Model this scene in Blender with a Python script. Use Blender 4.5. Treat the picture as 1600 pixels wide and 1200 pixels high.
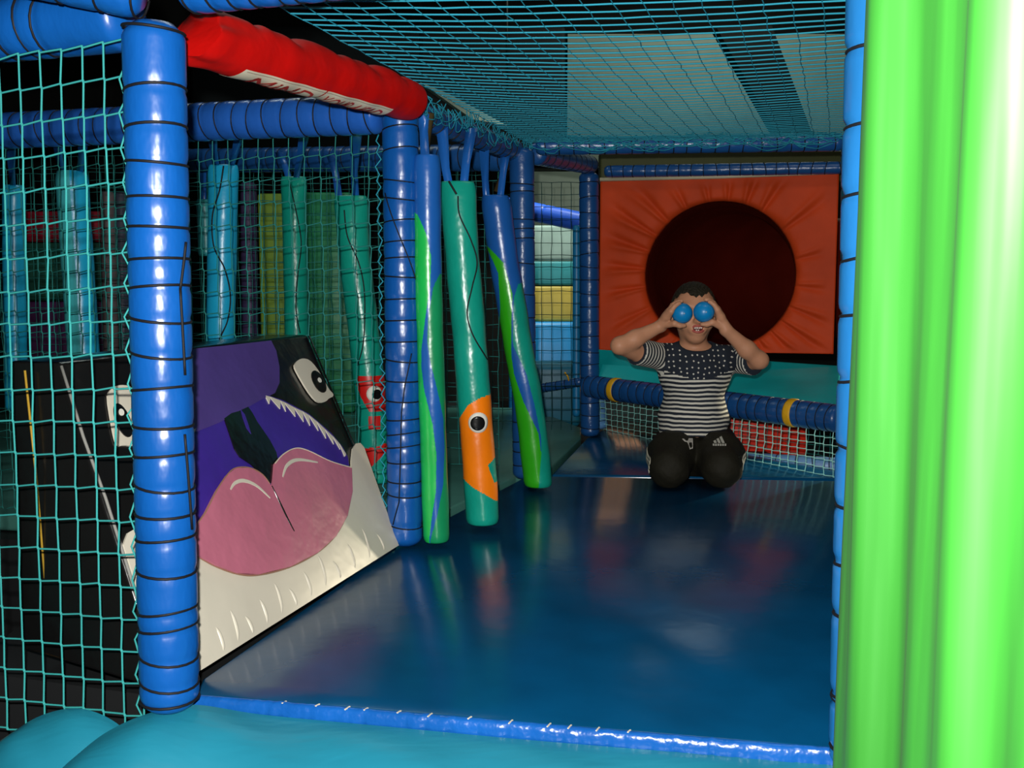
import bpy, bmesh, math, random
import numpy as np
from mathutils import Vector, Matrix
from mathutils.bvhtree import BVHTree

for o in list(bpy.data.objects):
    bpy.data.objects.remove(o)
SC = bpy.context.scene
COL = SC.collection
random.seed(4)

# ------------------------------------------------------------------ camera
F = 1520.0
PITCH = math.atan(145 / F)
CAM = Vector((0, 0, 0.66))
cd = bpy.data.cameras.new('camera')
cd.sensor_width = 36
cd.lens = 36 * F / 1600
cd.clip_start = 0.02
cam = bpy.data.objects.new('camera', cd)
COL.objects.link(cam)
cam.location = CAM
cam.rotation_euler = (math.pi / 2 - PITCH, 0, 0)
SC.camera = cam

# ------------------------------------------------------------------ world, lights, exposure
w = bpy.data.worlds.new('hall_air')
SC.world = w
w.use_nodes = True
w.node_tree.nodes['Background'].inputs[0].default_value = (0.55, 0.75, 0.8, 1)
w.node_tree.nodes['Background'].inputs[1].default_value = 0.012
SC.view_settings.view_transform = 'Standard'
SC.view_settings.look = 'None'
SC.view_settings.exposure = 0.0
SC.view_settings.gamma = 1.0
SC.view_settings.use_curve_mapping = False


def lamp(name, kind, loc, energy, color, size=0.1, size_y=None, target=None):
    d = bpy.data.lights.new(name, kind)
    d.energy = energy
    d.color = color
    if kind == 'POINT':
        d.shadow_soft_size = size
    elif kind == 'AREA':
        d.size = size
        if size_y:
            d.shape = 'RECTANGLE'
            d.size_y = size_y
    o = bpy.data.objects.new(name, d)
    COL.objects.link(o)
    o.location = loc
    if target is not None:
        o.rotation_euler = (Vector(target) - Vector(loc)).to_track_quat('-Z', 'Y').to_euler()
    return o


lamp('camera_flash', 'POINT', (-0.03, 0.01, 0.72), 215, (1.0, 0.97, 0.92), 0.012)
lamp('hall_light', 'AREA', (1.6, 6.3, 3.15), 11, (0.93, 1.0, 0.9), 1.2, 0.3, (1.3, 7.0, 1.9))
lamp('hall_light', 'AREA', (-1.0, 3.9, 3.1), 7, (0.85, 1.0, 0.95), 1.2, 0.3, (-1.0, 3.9, 0))
lamp('hall_light', 'AREA', (1.0, 2.3, 3.1), 7, (1.0, 0.93, 0.82), 1.2, 0.3, (0.9, 3.6, 0.3))
ls = lamp('low_spotlight', 'SPOT', (1.95, 4.2, 0.42), 130, (1.0, 0.88, 0.62), 0.1, None, (0.86, 3.46, 0.06))
ls.data.spot_size = math.radians(27)
ls.data.spot_blend = 0.6
ls.data.shadow_soft_size = 0.06
lamp('low_spotlight', 'AREA', (0.60, 5.35, 0.16), 0.07, (1.0, 0.5, 0.25), 0.16, None, (0.5, 4.1, 0.0))

# ------------------------------------------------------------------ helpers
CP, SP_ = math.cos(PITCH), math.sin(PITCH)


def ray(px, py):
    a = (px - 800) / F
    b = (600 - py) / F
    return Vector((a, CP + b * SP_, -SP_ + b * CP))


def at(px, py, Y):
    d = ray(px, py)
    return CAM + d * (Y / d.y)


def gnd(px, py, z=0.0):
    d = ray(px, py)
    return CAM + d * ((z - CAM.z) / d.z)


def pinter(px, py, p0, n):
    d = ray(px, py)
    return CAM + d * ((p0 - CAM).dot(n) / d.dot(n))


def sset(o, label=None, cat=None, group=None, kind=None):
    if label:
        o['label'] = label
    if cat:
        o['category'] = cat
    if group:
        o['group'] = group
    if kind:
        o['kind'] = kind
    return o


def empty(name, loc, label, cat, group=None):
    o = bpy.data.objects.new(name, None)
    COL.objects.link(o)
    o.location = loc
    o.empty_display_size = 0.05
    return sset(o, label, cat, group)


def wloc(p):
    v = Vector((0, 0, 0))
    while p is not None:
        v += p.location
        p = p.parent
    return v


def obj(name, vf, m, parent=None, smooth=True, kind=None, label=None, base=None):
    """vf = (verts, faces[, material index per face]) in world coordinates -> one mesh object"""
    v, f = vf[0], vf[1]
    off = wloc(parent) if parent is not None else (Vector(base) if base is not None else Vector((0, 0, 0)))
    me = bpy.data.meshes.new(name)
    v = [(p[0] - off[0], p[1] - off[1], p[2] - off[2]) for p in v]
    me.from_pydata(v, [], [tuple(q) for q in f])
    for mm in (m if isinstance(m, (list, tuple)) else [m]):
        me.materials.append(mm)
    if len(vf) > 2:
        me.polygons.foreach_set('material_index', list(vf[2]))
    if smooth:
        me.polygons.foreach_set('use_smooth', [True] * len(me.polygons))
    me.update()
    o = bpy.data.objects.new(name, me)
    COL.objects.link(o)
    if parent is not None:
        o.parent = parent
    else:
        o.location = off
    if kind:
        o['kind'] = kind
    if label:
        o['label'] = label
    return o


def autosmooth(o, ang=0.6):
    me = o.data
    bm = bmesh.new()
    bm.from_mesh(me)
    bmesh.ops.recalc_face_normals(bm, faces=bm.faces)
    for e in bm.edges:
        if len(e.link_faces) == 2 and e.calc_face_angle(0) > ang:
            e.smooth = False
    bm.to_mesh(me)
    bm.free()
    return o


def S(r, g, b):
    def c(x):
        x /= 255
        return x / 12.92 if x <= 0.04045 else ((x + 0.055) / 1.055) ** 2.4
    return (c(r), c(g), c(b), 1)


def mat(name, col, rough=0.4, spec=0.5, bump=0.0, bscale=20.0, stretch=(1, 1, 1), vary=0.12, coat=0.0, sheen=0.0, dist=0.01):
    m = bpy.data.materials.new(name)
    m.use_nodes = True
    nt = m.node_tree
    b = nt.nodes['Principled BSDF']
    b.inputs['Roughness'].default_value = rough
    b.inputs['Specular IOR Level'].default_value = spec
    b.inputs['Coat Weight'].default_value = coat
    b.inputs['Coat Roughness'].default_value = 0.12
    if sheen:
        b.inputs['Sheen Weight'].default_value = sheen
    tc = nt.nodes.new('ShaderNodeTexCoord')
    mp = nt.nodes.new('ShaderNodeMapping')
    mp.inputs['Scale'].default_value = stretch
    nt.links.new(tc.outputs['Object'], mp.inputs['Vector'])
    n1 = nt.nodes.new('ShaderNodeTexNoise')
    n1.inputs['Scale'].default_value = 6
    n1.inputs['Detail'].default_value = 5
    nt.links.new(mp.outputs[0], n1.inputs['Vector'])
    hsv = nt.nodes.new('ShaderNodeHueSaturation')
    hsv.inputs['Color'].default_value = (col[0], col[1], col[2], 1)
    mr = nt.nodes.new('ShaderNodeMapRange')
    mr.inputs['From Min'].default_value = 0.3
    mr.inputs['From Max'].default_value = 0.7
    mr.inputs['To Min'].default_value = 1 - vary
    mr.inputs['To Max'].default_value = 1 + vary
    nt.links.new(n1.outputs['Fac'], mr.inputs['Value'])
    nt.links.new(mr.outputs[0], hsv.inputs['Value'])
    nt.links.new(hsv.outputs[0], b.inputs['Base Color'])
    if bump:
        n2 = nt.nodes.new('ShaderNodeTexNoise')
        n2.inputs['Scale'].default_value = bscale
        n2.inputs['Detail'].default_value = 3
        nt.links.new(mp.outputs[0], n2.inputs['Vector'])
        bp = nt.nodes.new('ShaderNodeBump')
        bp.inputs['Strength'].default_value = bump
        bp.inputs['Distance'].default_value = dist
        nt.links.new(n2.outputs['Fac'], bp.inputs['Height'])
        nt.links.new(bp.outputs[0], b.inputs['Normal'])
        m['bump'] = 1
    return m


# ---- materials (vinyl, cord, cloth)
VB = mat('blue_vinyl', (0.004, 0.088, 0.36), 0.3, 0.6, 0.3, 26, (1, 1, 0.5))
VBd = mat('dark_blue_vinyl', (0.01, 0.075, 0.26), 0.3, 0.5, 0.3, 25)
VBr = mat('royal_blue_vinyl', (0.016, 0.105, 0.45), 0.25, 0.5, 0.3, 25)
CORD = mat('black_cord', (0.006, 0.006, 0.008), 0.6, 0.3)
NETF = mat('turquoise_net_cord', (0.03, 0.30, 0.29), 0.7, 0.3)
NETC = mat('blue_teal_net_cord', (0.015, 0.27, 0.38), 0.7, 0.3)
NETB = mat('green_teal_net_cord', (0.02, 0.22, 0.2), 0.7, 0.3)
NETP = mat('pale_teal_net_cord', (0.42, 0.86, 0.78), 0.7, 0.3)
NETD = mat('backlit_net_cord', (0.01, 0.06, 0.06), 0.8, 0.2)  # backlit look of the cords is put into their dark colour
RED = mat('red_vinyl', (0.52, 0.003, 0.002), 0.6, 0.15, 0.6, 12)
DECK = mat('navy_mat_vinyl', (0.001, 0.06, 0.155), 0.2, 0.4, 0.3, 7, (1, 1, 1), 0.15, dist=0.006)
DECKE = mat('blue_mat_edge_vinyl', (0.006, 0.09, 0.36), 0.25, 0.5, 0.5, 30)
TURQ = mat('turquoise_vinyl', (0.012, 0.19, 0.28), 0.4, 0.4, 0.35, 5, (1, 4, 1), 0.08)
TEAL = mat('teal_vinyl', (0.003, 0.40, 0.42), 0.4, 0.4, 0.3, 8)
GREEN = mat('lime_green_vinyl', (0.0052, 0.052, 0.0034), 0.52, 0.4, 0.6, 6, (3, 3, 0.3), 0.14)
BLACK = mat('black_vinyl', (0.006, 0.006, 0.006), 0.22, 0.5, 0.3, 12)
WHITEV = mat('white_vinyl', (0.64, 0.6, 0.49), 0.3, 0.5, 0.25, 7, (1, 1, 1), 0.05)
PINK = mat('pink_vinyl', (0.5, 0.15, 0.22), 0.32, 0.5, 0.5, 12, (1, 1, 1), 0.06)
VIOL = mat('violet_vinyl', (0.045, 0.02, 0.26), 0.35, 0.5, 0.4, 12)
PURP = mat('purple_vinyl', (0.07, 0.04, 0.21), 0.4, 0.5, 0.4, 10)
STITCH = mat('pale_stitching', (0.75, 0.66, 0.5), 0.5)
GSTITCH = mat('brown_stitching', (0.3, 0.16, 0.1), 0.5)
EELT = mat('sea_green_vinyl', (0.006, 0.32, 0.235), 0.28, 0.5, 0.5, 16, (1, 1, 0.8))
EELG = mat('bright_green_vinyl', (0.012, 0.5, 0.085), 0.28, 0.5, 0.3, 16)
EELL = mat('grass_green_vinyl', (0.03, 0.42, 0.01), 0.28, 0.5, 0.3, 16)
EELD = mat('dark_green_vinyl', (0.008, 0.27, 0.1), 0.3, 0.5, 0.3, 16)
EELB = mat('mid_blue_vinyl', (0.012, 0.11, 0.42), 0.28, 0.5, 0.3, 16)
EELS = mat('sky_blue_vinyl', (0.012, 0.40, 0.68), 0.3, 0.5, 0.3, 16)
EELP = mat('light_teal_vinyl', (0.05, 0.42, 0.46), 0.35, 0.5, 0.3, 16)
ORANGE = mat('orange_vinyl', (0.95, 0.22, 0.004), 0.3, 0.5, 0.3, 16)
WPAINT = mat('white_print', (0.75, 0.74, 0.66), 0.5)
YEL = mat('yellow_foam', (0.75, 0.4, 0.01), 0.5, 0.4, 0.2, 20)
PANEL = mat('orange_red_sheet', (0.62, 0.06, 0.01), 0.6, 0.2, 0.3, 9)
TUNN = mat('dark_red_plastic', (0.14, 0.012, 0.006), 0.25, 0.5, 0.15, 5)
DARK = mat('charcoal_wall_paint', (0.012, 0.013, 0.012), 0.9, 0.2)
PALE = mat('pale_wall_board', (0.5, 0.62, 0.5), 0.7, 0.3, 0, 1, (1, 1, 1), 0.08)
RUST = mat('brown_strap', (0.05, 0.035, 0.012), 0.8, 0.2)

# ------------------------------------------------------------------ geometry kit


def frame_path(pts):
    pts = [Vector(p) for p in pts]
    T = []
    for i in range(len(pts)):
        a = pts[max(i - 1, 0)]
        b = pts[min(i + 1, len(pts) - 1)]
        T.append((b - a).normalized())
    ref = Vector((0, 0, 1)) if abs(T[0].z) < 0.9 else Vector((0, -1, 0))
    N = []
    n = (ref - T[0] * ref.dot(T[0])).normalized()
    for t in T:
        n = (n - t * n.dot(t)).normalized()
        N.append((n, t.cross(n)))
    return pts, T, N


def sweep(pts, rad, seg=16, cap=True):
    pts, T, N = frame_path(pts)
    V, Fc = [], []
    for i, p in enumerate(pts):
        r = rad[i] if hasattr(rad, '__len__') else rad
        a, b = N[i]
        for k in range(seg):
            an = 2 * math.pi * k / seg
            V.append(p + (a * math.cos(an) + b * math.sin(an)) * r)
    for i in range(len(pts) - 1):
        for k in range(seg):
            k2 = (k + 1) % seg
            Fc.append((i * seg + k, i * seg + k2, (i + 1) * seg + k2, (i + 1) * seg + k))
    if cap:
        Fc.append(tuple(range(seg - 1, -1, -1)))
        n = (len(pts) - 1) * seg
        Fc.append(tuple(n + k for k in range(seg)))
    return V, Fc


def join(*parts):
    V, Fc = [], []
    for v, f in parts:
        o = len(V)
        V += list(v)
        Fc += [tuple(i + o for i in q) for q in f]
    return V, Fc


def lerp(a, b, t):
    return a + (b - a) * t


def box8(c, f8=None):
    return list(c), [(0, 3, 2, 1), (4, 5, 6, 7), (0, 1, 5, 4), (1, 2, 6, 5), (2, 3, 7, 6), (3, 0, 4, 7)]


def slab(quad, thick):
    """polygon (top corners, ccw from above) extruded down by thick"""
    n = len(quad)
    V = [Vector(p) for p in quad] + [Vector(p) - Vector((0, 0, thick)) for p in quad]
    Fc = [tuple(range(n)), tuple(range(2 * n - 1, n - 1, -1))]
    for i in range(n):
        j = (i + 1) % n
        Fc.append((j, i, n + i, n + j))
    return V, Fc


def bevel(o, wdt, seg=2):
    bm = bmesh.new()
    bm.from_mesh(o.data)
    bmesh.ops.recalc_face_normals(bm, faces=bm.faces)
    bmesh.ops.bevel(bm, geom=list(bm.edges), offset=wdt, segments=seg, affect='EDGES', profile=0.5)
    bm.to_mesh(o.data)
    bm.free()
    for p in o.data.polygons:
        p.use_smooth = True
    return autosmooth(o, 0.9)


def bar(a, b, wx, wz):
    a, b = Vector(a), Vector(b)
    t = (b - a).normalized()
    s = t.cross(Vector((0, 0, 1)))
    s = s.normalized() if s.length > 1e-3 else Vector((1, 0, 0))
    u = s.cross(t).normalized()
    V = []
    for p in (a, b):
        for sx, sz in ((-1, -1), (1, -1), (1, 1), (-1, 1)):
            V.append(p + s * sx * wx + u * sz * wz)
    return box8(V)


def padded_tube(name, a, b, r, label, cat, group=None, m=None, laces=None, spacing=None, cordr=0.0019, seg=28,
                diag=None, rag=0.0, dip=0.06, seed=0, skip=None, cord=True, endround=0.35):
    """foam sleeve round a pole, with the black cord lacing that pinches it"""
    rn = random.Random(seed)
    a, b = Vector(a), Vector(b)
    L = (b - a).length
    if laces is None:
        laces = []
        s = (spacing or 0.05) * 0.6
        while s < L:
            laces.append(s)
            s += (spacing or 0.05) * rn.uniform(0.88, 1.12)
    root = empty(name, a, label, cat, group)
    ss = set()
    n = max(24, int(L / 0.007))
    pts, rad = [], []
    for i in range(n + 1):
        s = L * i / n
        d = min([abs(s - q) for q in laces] + [1])
        rr = r * (1 + 0.012 - dip * math.exp(-(d / 0.006) ** 2) + rag * math.sin(s * 37 + seed) * 0.5)
        e = min(s, L - s)
        if e < 0.02:
            rr *= 1 - endround * (1 - e / 0.02) ** 2
        pts.append(lerp(a, b, i / n))
        rad.append(rr)
    obj('foam_sleeve', sweep(pts, rad, seg), m or VB, root)
    if cord:
        t = (b - a).normalized()
        ref = Vector((0, -1, 0)) if abs(t.y) < 0.8 else Vector((0, 0, 1))
        u = (ref - t * ref.dot(t)).normalized()
        v = t.cross(u)
        line = []
        rr_ = r * (1 - dip * 0.75) + cordr * 0.5
        for q in laces:                       # one cord: round the sleeve, then on along its back to the next turn
            tilt = rn.uniform(-0.006, 0.006)
            for k in range(21):
                an = math.pi + 2 * math.pi * k / 20
                line.append(a + t * (q + tilt * math.sin(an) + tilt * 0.6 * math.cos(an)) + (u * math.cos(an) + v * math.sin(an)) * rr_)
        if line:
            obj('lacing_cord', sweep(line, cordr, 6), CORD, root)
        for (s0, a0, s1, a1) in (diag or []):
            ln = []
            for k in range(9):
                f = k / 8
                an = a0 + (a1 - a0) * f
                ln.append(a + t * (s0 + (s1 - s0) * f) + (u * math.cos(an) + v * math.sin(an)) * (r * 1.012 + cordr * 0.6))
            obj('lacing_run', sweep(ln, cordr * 0.9, 6), CORD, root)
    return root


def net_mesh(A, B, C, D, nu, nv, r, sag=0.0, jit=0.0, seed=0, zig=0.0, thin=1.0, sagdir=Vector((0, 0, -1))):
    """grid of cords: A-B bottom edge, D-C top edge"""
    rn = random.Random(seed)
    A, B, C, D = map(Vector, (A, B, C, D))
    P = {}
    du = (B - A).normalized()
    dv = (D - A).normalized()
    for i in range(nu + 1):
        for j in range(nv + 1):
            u, v = i / nu, j / nv
            p = lerp(lerp(A, B, u), lerp(D, C, u), v)
            p = p + sagdir * (sag * math.sin(math.pi * u) * math.sin(math.pi * v))
            p = p + du * rn.uniform(-jit, jit) + dv * rn.uniform(-jit, jit)
            P[i, j] = p
    nrm = du.cross(dv).normalized()
    V, Fc = [], []

    def seg(p, q, t_):
        t = (q - p)
        if t.length < 1e-6:
            return
        t.normalize()
        s = t.cross(nrm).normalized()
        o = len(V)
        for pp in (p, q):
            V.extend([pp + s * t_, pp + nrm * t_, pp - s * t_, pp - nrm * t_])
        for k in range(4):
            k2 = (k + 1) % 4
            Fc.append((o + k, o + k2, o + 4 + k2, o + 4 + k))
    for i in range(nu + 1):
        for j in range(nv + 1):
            lo = P[i, j] - dv * zig * 0.5
            hi = P[i, j] + dv * zig * 0.5
            if zig:
                lo = lo + du * zig * 0.25
                hi = hi - du * zig * 0.25
                seg(lo, hi, r * 1.35)
            if j < nv:
                nx = P[i, j + 1] - dv * zig * 0.5 + (du * zig * 0.25 if zig else Vector((0, 0, 0)))
                seg(hi, nx, r * thin)
            if i < nu:
                q = P[i + 1, j] + (dv * zig * 0.5 - du * zig * 0.25 if zig else Vector((0, 0, 0)))
                seg(lo, q, r * 0.9)
    return V, Fc


def net(name, quad, cell, r, m, label, group=None, **k):
    A, B, C, D = map(Vector, quad)
    nu = max(1, round((B - A).length / cell[0]))
    nv = max(1, round((D - A).length / cell[1]))
    o = obj(name, net_mesh(A, B, C, D, nu, nv, r, **k), m, None, base=A)
    return sset(o, label, 'net', group)


def poly_plate(pts, n, off, th=0.0025):
    """outline pts (on a plane with normal n) -> thin raised plate"""
    bm = bmesh.new()
    vs = [bm.verts.new(Vector(p) + n * (off + th)) for p in pts]
    f = bm.faces.new(vs)
    f.normal_update()
    if f.normal.dot(n) < 0:
        f.normal_flip()
    ex = bmesh.ops.extrude_face_region(bm, geom=[f])
    nv = [g for g in ex['geom'] if isinstance(g, bmesh.types.BMVert)]
    for v in nv:
        v.co += n * 0.0
    for v in vs:
        v.co -= n * th
    bmesh.ops.triangulate(bm, faces=[q for q in bm.faces if len(q.verts) > 4])
    bmesh.ops.recalc_face_normals(bm, faces=bm.faces)
    bm.verts.index_update()
    V = [v.co.copy() for v in bm.verts]
    Fc = [tuple(v.index for v in q.verts) for q in bm.faces]
    bm.free()
    return V, Fc


def smooth_closed(pts, it=2):
    for _ in range(it):
        q = []
        for i in range(len(pts)):
            a, b = pts[i], pts[(i + 1) % len(pts)]
            q.append((a[0] * .75 + b[0] * .25, a[1] * .75 + b[1] * .25))
            q.append((a[0] * .25 + b[0] * .75, a[1] * .25 + b[1] * .75))
        pts = q
    return pts


def dens(pts, n=6):
    out = []
    for i in range(len(pts) - 1):
        p0 = pts[max(i - 1, 0)]
        p1, p2 = pts[i], pts[i + 1]
        p3 = pts[min(i + 2, len(pts) - 1)]
        for k in range(n):
            t = k / n
            out.append(tuple(0.5 * ((2 * p1[c]) + (-p0[c] + p2[c]) * t + (2 * p0[c] - 5 * p1[c] + 4 * p2[c] - p3[c]) * t * t + (-p0[c] + 3 * p1[c] - 3 * p2[c] + p3[c]) * t ** 3) for c in range(len(p1))))
    out.append(pts[-1])
    return out


def ell(cx, cy, a, b, ang, n=28):
    c, s = math.cos(ang), math.sin(ang)
    return [(cx + a * math.cos(t) * c - b * math.sin(t) * s, cy + a * math.cos(t) * s + b * math.sin(t) * c)
            for t in [2 * math.pi * k / n for k in range(n)]]


# ------------------------------------------------------------------ setting: the dark hall
def box(x0, x1, y0, y1, z0, z1):
    return box8([Vector(p) for p in ((x0, y0, z0), (x1, y0, z0), (x1, y1, z0), (x0, y1, z0), (x0, y0, z1), (x1, y0, z1), (x1, y1, z1), (x0, y1, z1))])


X0, X1, Y0, Y1, ZF, ZC = -4.5, 5.0, -1.6, 8.0, -0.55, 3.4
HFL = mat('dark_carpet', (0.012, 0.016, 0.02), 0.9, 0.2)
obj('floor', box(X0, X1, Y0, Y1, ZF - 0.1, ZF), HFL, kind='structure', smooth=False)
obj('ceiling', box(X0, X1, Y0, Y1, ZC, ZC + 0.1), DARK, kind='structure', smooth=False)
obj('wall_left', box(X0 - 0.1, X0, Y0, Y1, ZF, ZC), DARK, kind='structure', smooth=False)
obj('wall_right', box(X1, X1 + 0.1, Y0, Y1, ZF, ZC), DARK, kind='structure', smooth=False)
obj('wall_front', box(X0, X1, Y0 - 0.1, Y0, ZF, ZC), DARK, kind='structure', smooth=False)
wb = obj('wall_back', box(X0, X1, Y1, Y1 + 0.1, ZF, ZC), DARK, kind='structure', smooth=False)
# pale boards fixed to the back wall, seen through the roof net and past the far posts


def wallboard(px0, py0, px1, py1, Y=7.9):
    a, b = at(px0, py1, Y), at(px1, py0, Y)
    o = obj('board', box(a.x, b.x, Y, Y + 0.09, a.z, b.z), PALE, wb, smooth=False)
    return o


wallboard(886, 53, 1380, 262)
wallboard(800, 268, 915, 420)

# ------------------------------------------------------------------ posts of the frame
b1 = gnd(266, 1108)
b2 = gnd(633, 852)
b3 = gnd(820, 748)
b4 = gnd(922, 682)
R = 0.045
t1 = at(240, 38, b1.y)
t2 = at(625, 172, b2.y)
t3 = at(815, 232, b3.y)
t4 = at(920, 270, b4.y)


def lace_at(base, top, ys):
    """distances along a post at which its lacing crosses given heights of the photograph"""
    out = []
    L = (top - base).length
    for y in ys:
        lo, hi = -0.1, L + 0.1
        for _ in range(40):
            mid = (lo + hi) / 2
            p = base + (top - base).normalized() * mid - CAM
            sc_y = 600 - F * (p.y * SP_ + p.z * CP) / (p.y * CP - p.z * SP_)
            if sc_y > y:
                lo = mid
            else:
                hi = mid
        if 0.004 < lo < L - 0.004:
            out.append(lo)
    return out


z0 = Vector((0, 0, 0.004))
padded_tube('padded_post', b1 + z0, t1, R, 'big blue padded post laced with black cord beside the whale, nearest on the left', 'post', None, VB,
            lace_at(b1, t1, [52, 146, 205, 260, 314, 360, 410, 453, 503, 557, 610, 668, 713, 761, 805, 842, 894, 955, 981, 1026, 1066, 1094]),
            diag=[(0.44, 1.05, 0.29, 1.3), (0.73, 1.3, 0.66, 1.0), (0.66, 1.0, 0.53, 1.12)], seed=1, cordr=0.0023)
padded_tube('padded_post', b2 + z0, t2, R, 'blue padded post with black lacing between the whale and the hanging striped eel', 'post', None, VB,
            lace_at(b2, t2, [204, 238, 286, 314, 349, 381, 406, 435, 470, 503, 536, 565, 597, 628, 657, 679, 699, 723, 753, 774, 821, 851]),
            diag=[(0.9, -0.9, 0.77, 0.2), (0.77, 0.2, 0.68, 1.0), (0.50, 0.6, 0.42, 0.2), (0.42, 0.2, 0.35, 0.0), (0.35, 0, 0.22, -0.1), (0.22, -0.1, 0.12, -0.2), (0.12, -0.2, 0.06, -0.6)], seed=2)
padded_tube('padded_post', b3 + z0, t3, 0.042, 'dark blue padded post behind the leaning blue and green eel', 'post', None, VBd,
            lace_at(b3, t3, [290, 302, 345, 360, 375, 412, 460, 500, 535, 565, 612, 660, 690, 706, 727]), seed=3)
padded_tube('padded_post', b4 + z0, t4, 0.043, 'dark blue padded post at the left edge of the orange tunnel panel', 'post', None, VBd,
            spacing=0.062, seed=4)
PRb = gnd(1336, 1200)
PRt = at(1369, -60, PRb.y)
padded_tube('padded_post', PRb + z0, PRt, 0.036, 'bright blue padded post half hidden by the lime green pillar', 'post', None, mat('light_blue_vinyl', (0.014, 0.14, 0.38), 0.22, 0.5, 0.3, 18, (1, 1, 0.5)),
            lace_at(PRb, PRt, [82, 201, 308, 407, 495, 596, 705, 795, 880, 962, 1086, 1100, 1172]), seed=5, cordr=0.0024, dip=0.14)
P3R = gnd(1332, 748)
P3Rt = at(1334, 205, P3R.y)
padded_tube('padded_post', P3R + z0, P3Rt, 0.042, 'dark teal padded post at the right end of the yellow banded rail', 'post', None, mat('dark_teal_vinyl', (0.006, 0.1, 0.14), 0.4, 0.4, 0.3, 25),
            spacing=0.06, seed=6)

# ------------------------------------------------------------------ beams
_a, _b = at(-60, 52, 1.70), at(206, 26, 1.59)
padded_tube('padded_beam', _a - (_b - _a).normalized() * 0.5, _b, 0.052, 'thick blue padded beam over the left net, running left from the nearest post', 'beam', None, VB,
            laces=[0.02 + 0.045 * i for i in range(11)] + [0.575, 0.617, 0.658, 0.698], seed=7, cordr=0.0023)
_a, _b = at(-30, -60, 1.47), at(222, -9, 1.47)
padded_tube('padded_beam', _a - (_b - _a).normalized() * 0.5, _b, 0.036, 'blue padded beam end at the very top left corner above the thick beam', 'beam', None, VB,
            laces=[0.03 + 0.06 * i for i in range(8)] + [0.56, 0.62, 0.68, 0.735], seed=8)
padded_tube('padded_beam', at(286, -24, 1.52), at(1420, -150, 1.24), 0.044, 'blue padded beam along the top of the opening above the red beam', 'beam', None, VB,
            spacing=0.036, seed=9)
padded_tube('padded_beam', at(597, 178, 2.52), at(-60, 204, 2.9) + Vector((-0.9, 0.25, 0)), 0.05, 'long blue padded beam behind the red beam carrying the net behind the whale', 'beam', None, VBr,
            spacing=0.047, seed=10)
padded_tube('padded_beam', at(640, 176, 2.56), at(806, 236, 3.42), 0.036, 'dark blue padded beam under loose netting above the three striped eels', 'beam', None, VBd,
            spacing=0.06, seed=11)
padded_tube('padded_beam', at(797, 246, 3.52), at(240, 252, 4.15), 0.048, 'blue padded beam behind the eel straps, running left from the third post', 'beam', None, VBd,
            spacing=0.05, seed=12)
padded_tube('padded_beam', at(838, 229, 3.47), at(1318, 222, 3.36), 0.03, 'dark blue padded crossbeam at the far edge of the roof net', 'beam', None, VBd,
            spacing=0.05, seed=13)
padded_tube('padded_beam', at(836, 240, 3.56), at(922, 258, 4.40), 0.04, 'short dark padded beam left of the tunnel, above the pale net opening', 'beam', None, VBd,
            spacing=0.1, seed=14)
padded_tube('padded_beam', at(945, 268, 4.42), at(1320, 262, 4.15), 0.026, 'thin dark padded beam just above the orange tunnel panel', 'beam', None, VBd,
            spacing=0.05, seed=15)

# red beam with its white warning strip
ra, rb = at(303, 55, 1.66), at(646, 158, 2.44)
red = empty('red_padded_beam', ra, 'red padded beam with a white warning strip, over the whale', 'beam')
rt = (rb - ra).normalized()
rs = rt.cross(Vector((0, 0, 1))).normalized()
ru = rs.cross(rt).normalized()
Lr = (rb - ra).length


def red_r(s, an):
    """radius of the red sleeve: pinched along its upper side by the net lacing"""
    up = max(0.0, math.cos(an))
    pin = 0
    for q in (0.12, 0.27, 0.43, 0.58, 0.72):
        pin += math.exp(-((s - q) / 0.022) ** 2)
    e = min(s, Lr - s)
    r = 0.05 * (1 - 0.20 * up ** 2 * pin + 0.06 * math.sin(s * 23 + an * 2) * up + 0.02 * math.sin(s * 60))
    if Lr - s < 0.03:
        r *= math.sqrt(max(0.25, 1 - (1 - e / 0.03) ** 2 * 0.6))
    if s < 0.12:                                  # loose open end of the cover, folded
        r *= 1 + (1 - s / 0.12) * (0.10 * math.sin(an * 3 + 1.0) + 0.06 * math.sin(an * 7) - 0.03)
    return r


def red_p(s, an, off=0.0):
    r = red_r(s, an) + off
    s = s + (0.035 * math.cos(an) if s < 0.1 else 0.035 * math.cos(an) * max(0.0, 1 - (s - 0.1) / 0.1))
    return ra + rt * s + ru * (math.cos(an) * r) - rs * (math.sin(an) * r)


nS, nA = 110, 40
V = [red_p(Lr * i / nS, 2 * math.pi * k / nA) for i in range(nS + 1) for k in range(nA)]
Fc = [(i * nA + k, i * nA + (k + 1) % nA, (i + 1) * nA + (k + 1) % nA, (i + 1) * nA + k) for i in range(nS) for k in range(nA)]
Fc += [tuple(range(nA)), tuple(nS * nA + k for k in range(nA - 1, -1, -1))]
ro = obj('foam_sleeve', (V, Fc), RED, red)
autosmooth(ro, 1.2)
# strip wrapped under the sleeve; which side of the axis looks to the camera
side = 1 if (red_p(0.4, math.pi / 2) - CAM).length < (red_p(0.4, -math.pi / 2) - CAM).length else -1


def strip(s0, s1, a0, a1, off, n=26, m=8):
    V = [red_p(lerp(s0, s1, i / n), side * lerp(a0, a1, j / m), off) for i in range(n + 1) for j in range(m + 1)]
    Fc = [(i * (m + 1) + j, i * (m + 1) + j + 1, (i + 1) * (m + 1) + j + 1, (i + 1) * (m + 1) + j) for i in range(n) for j in range(m)]
    return V, Fc


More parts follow.
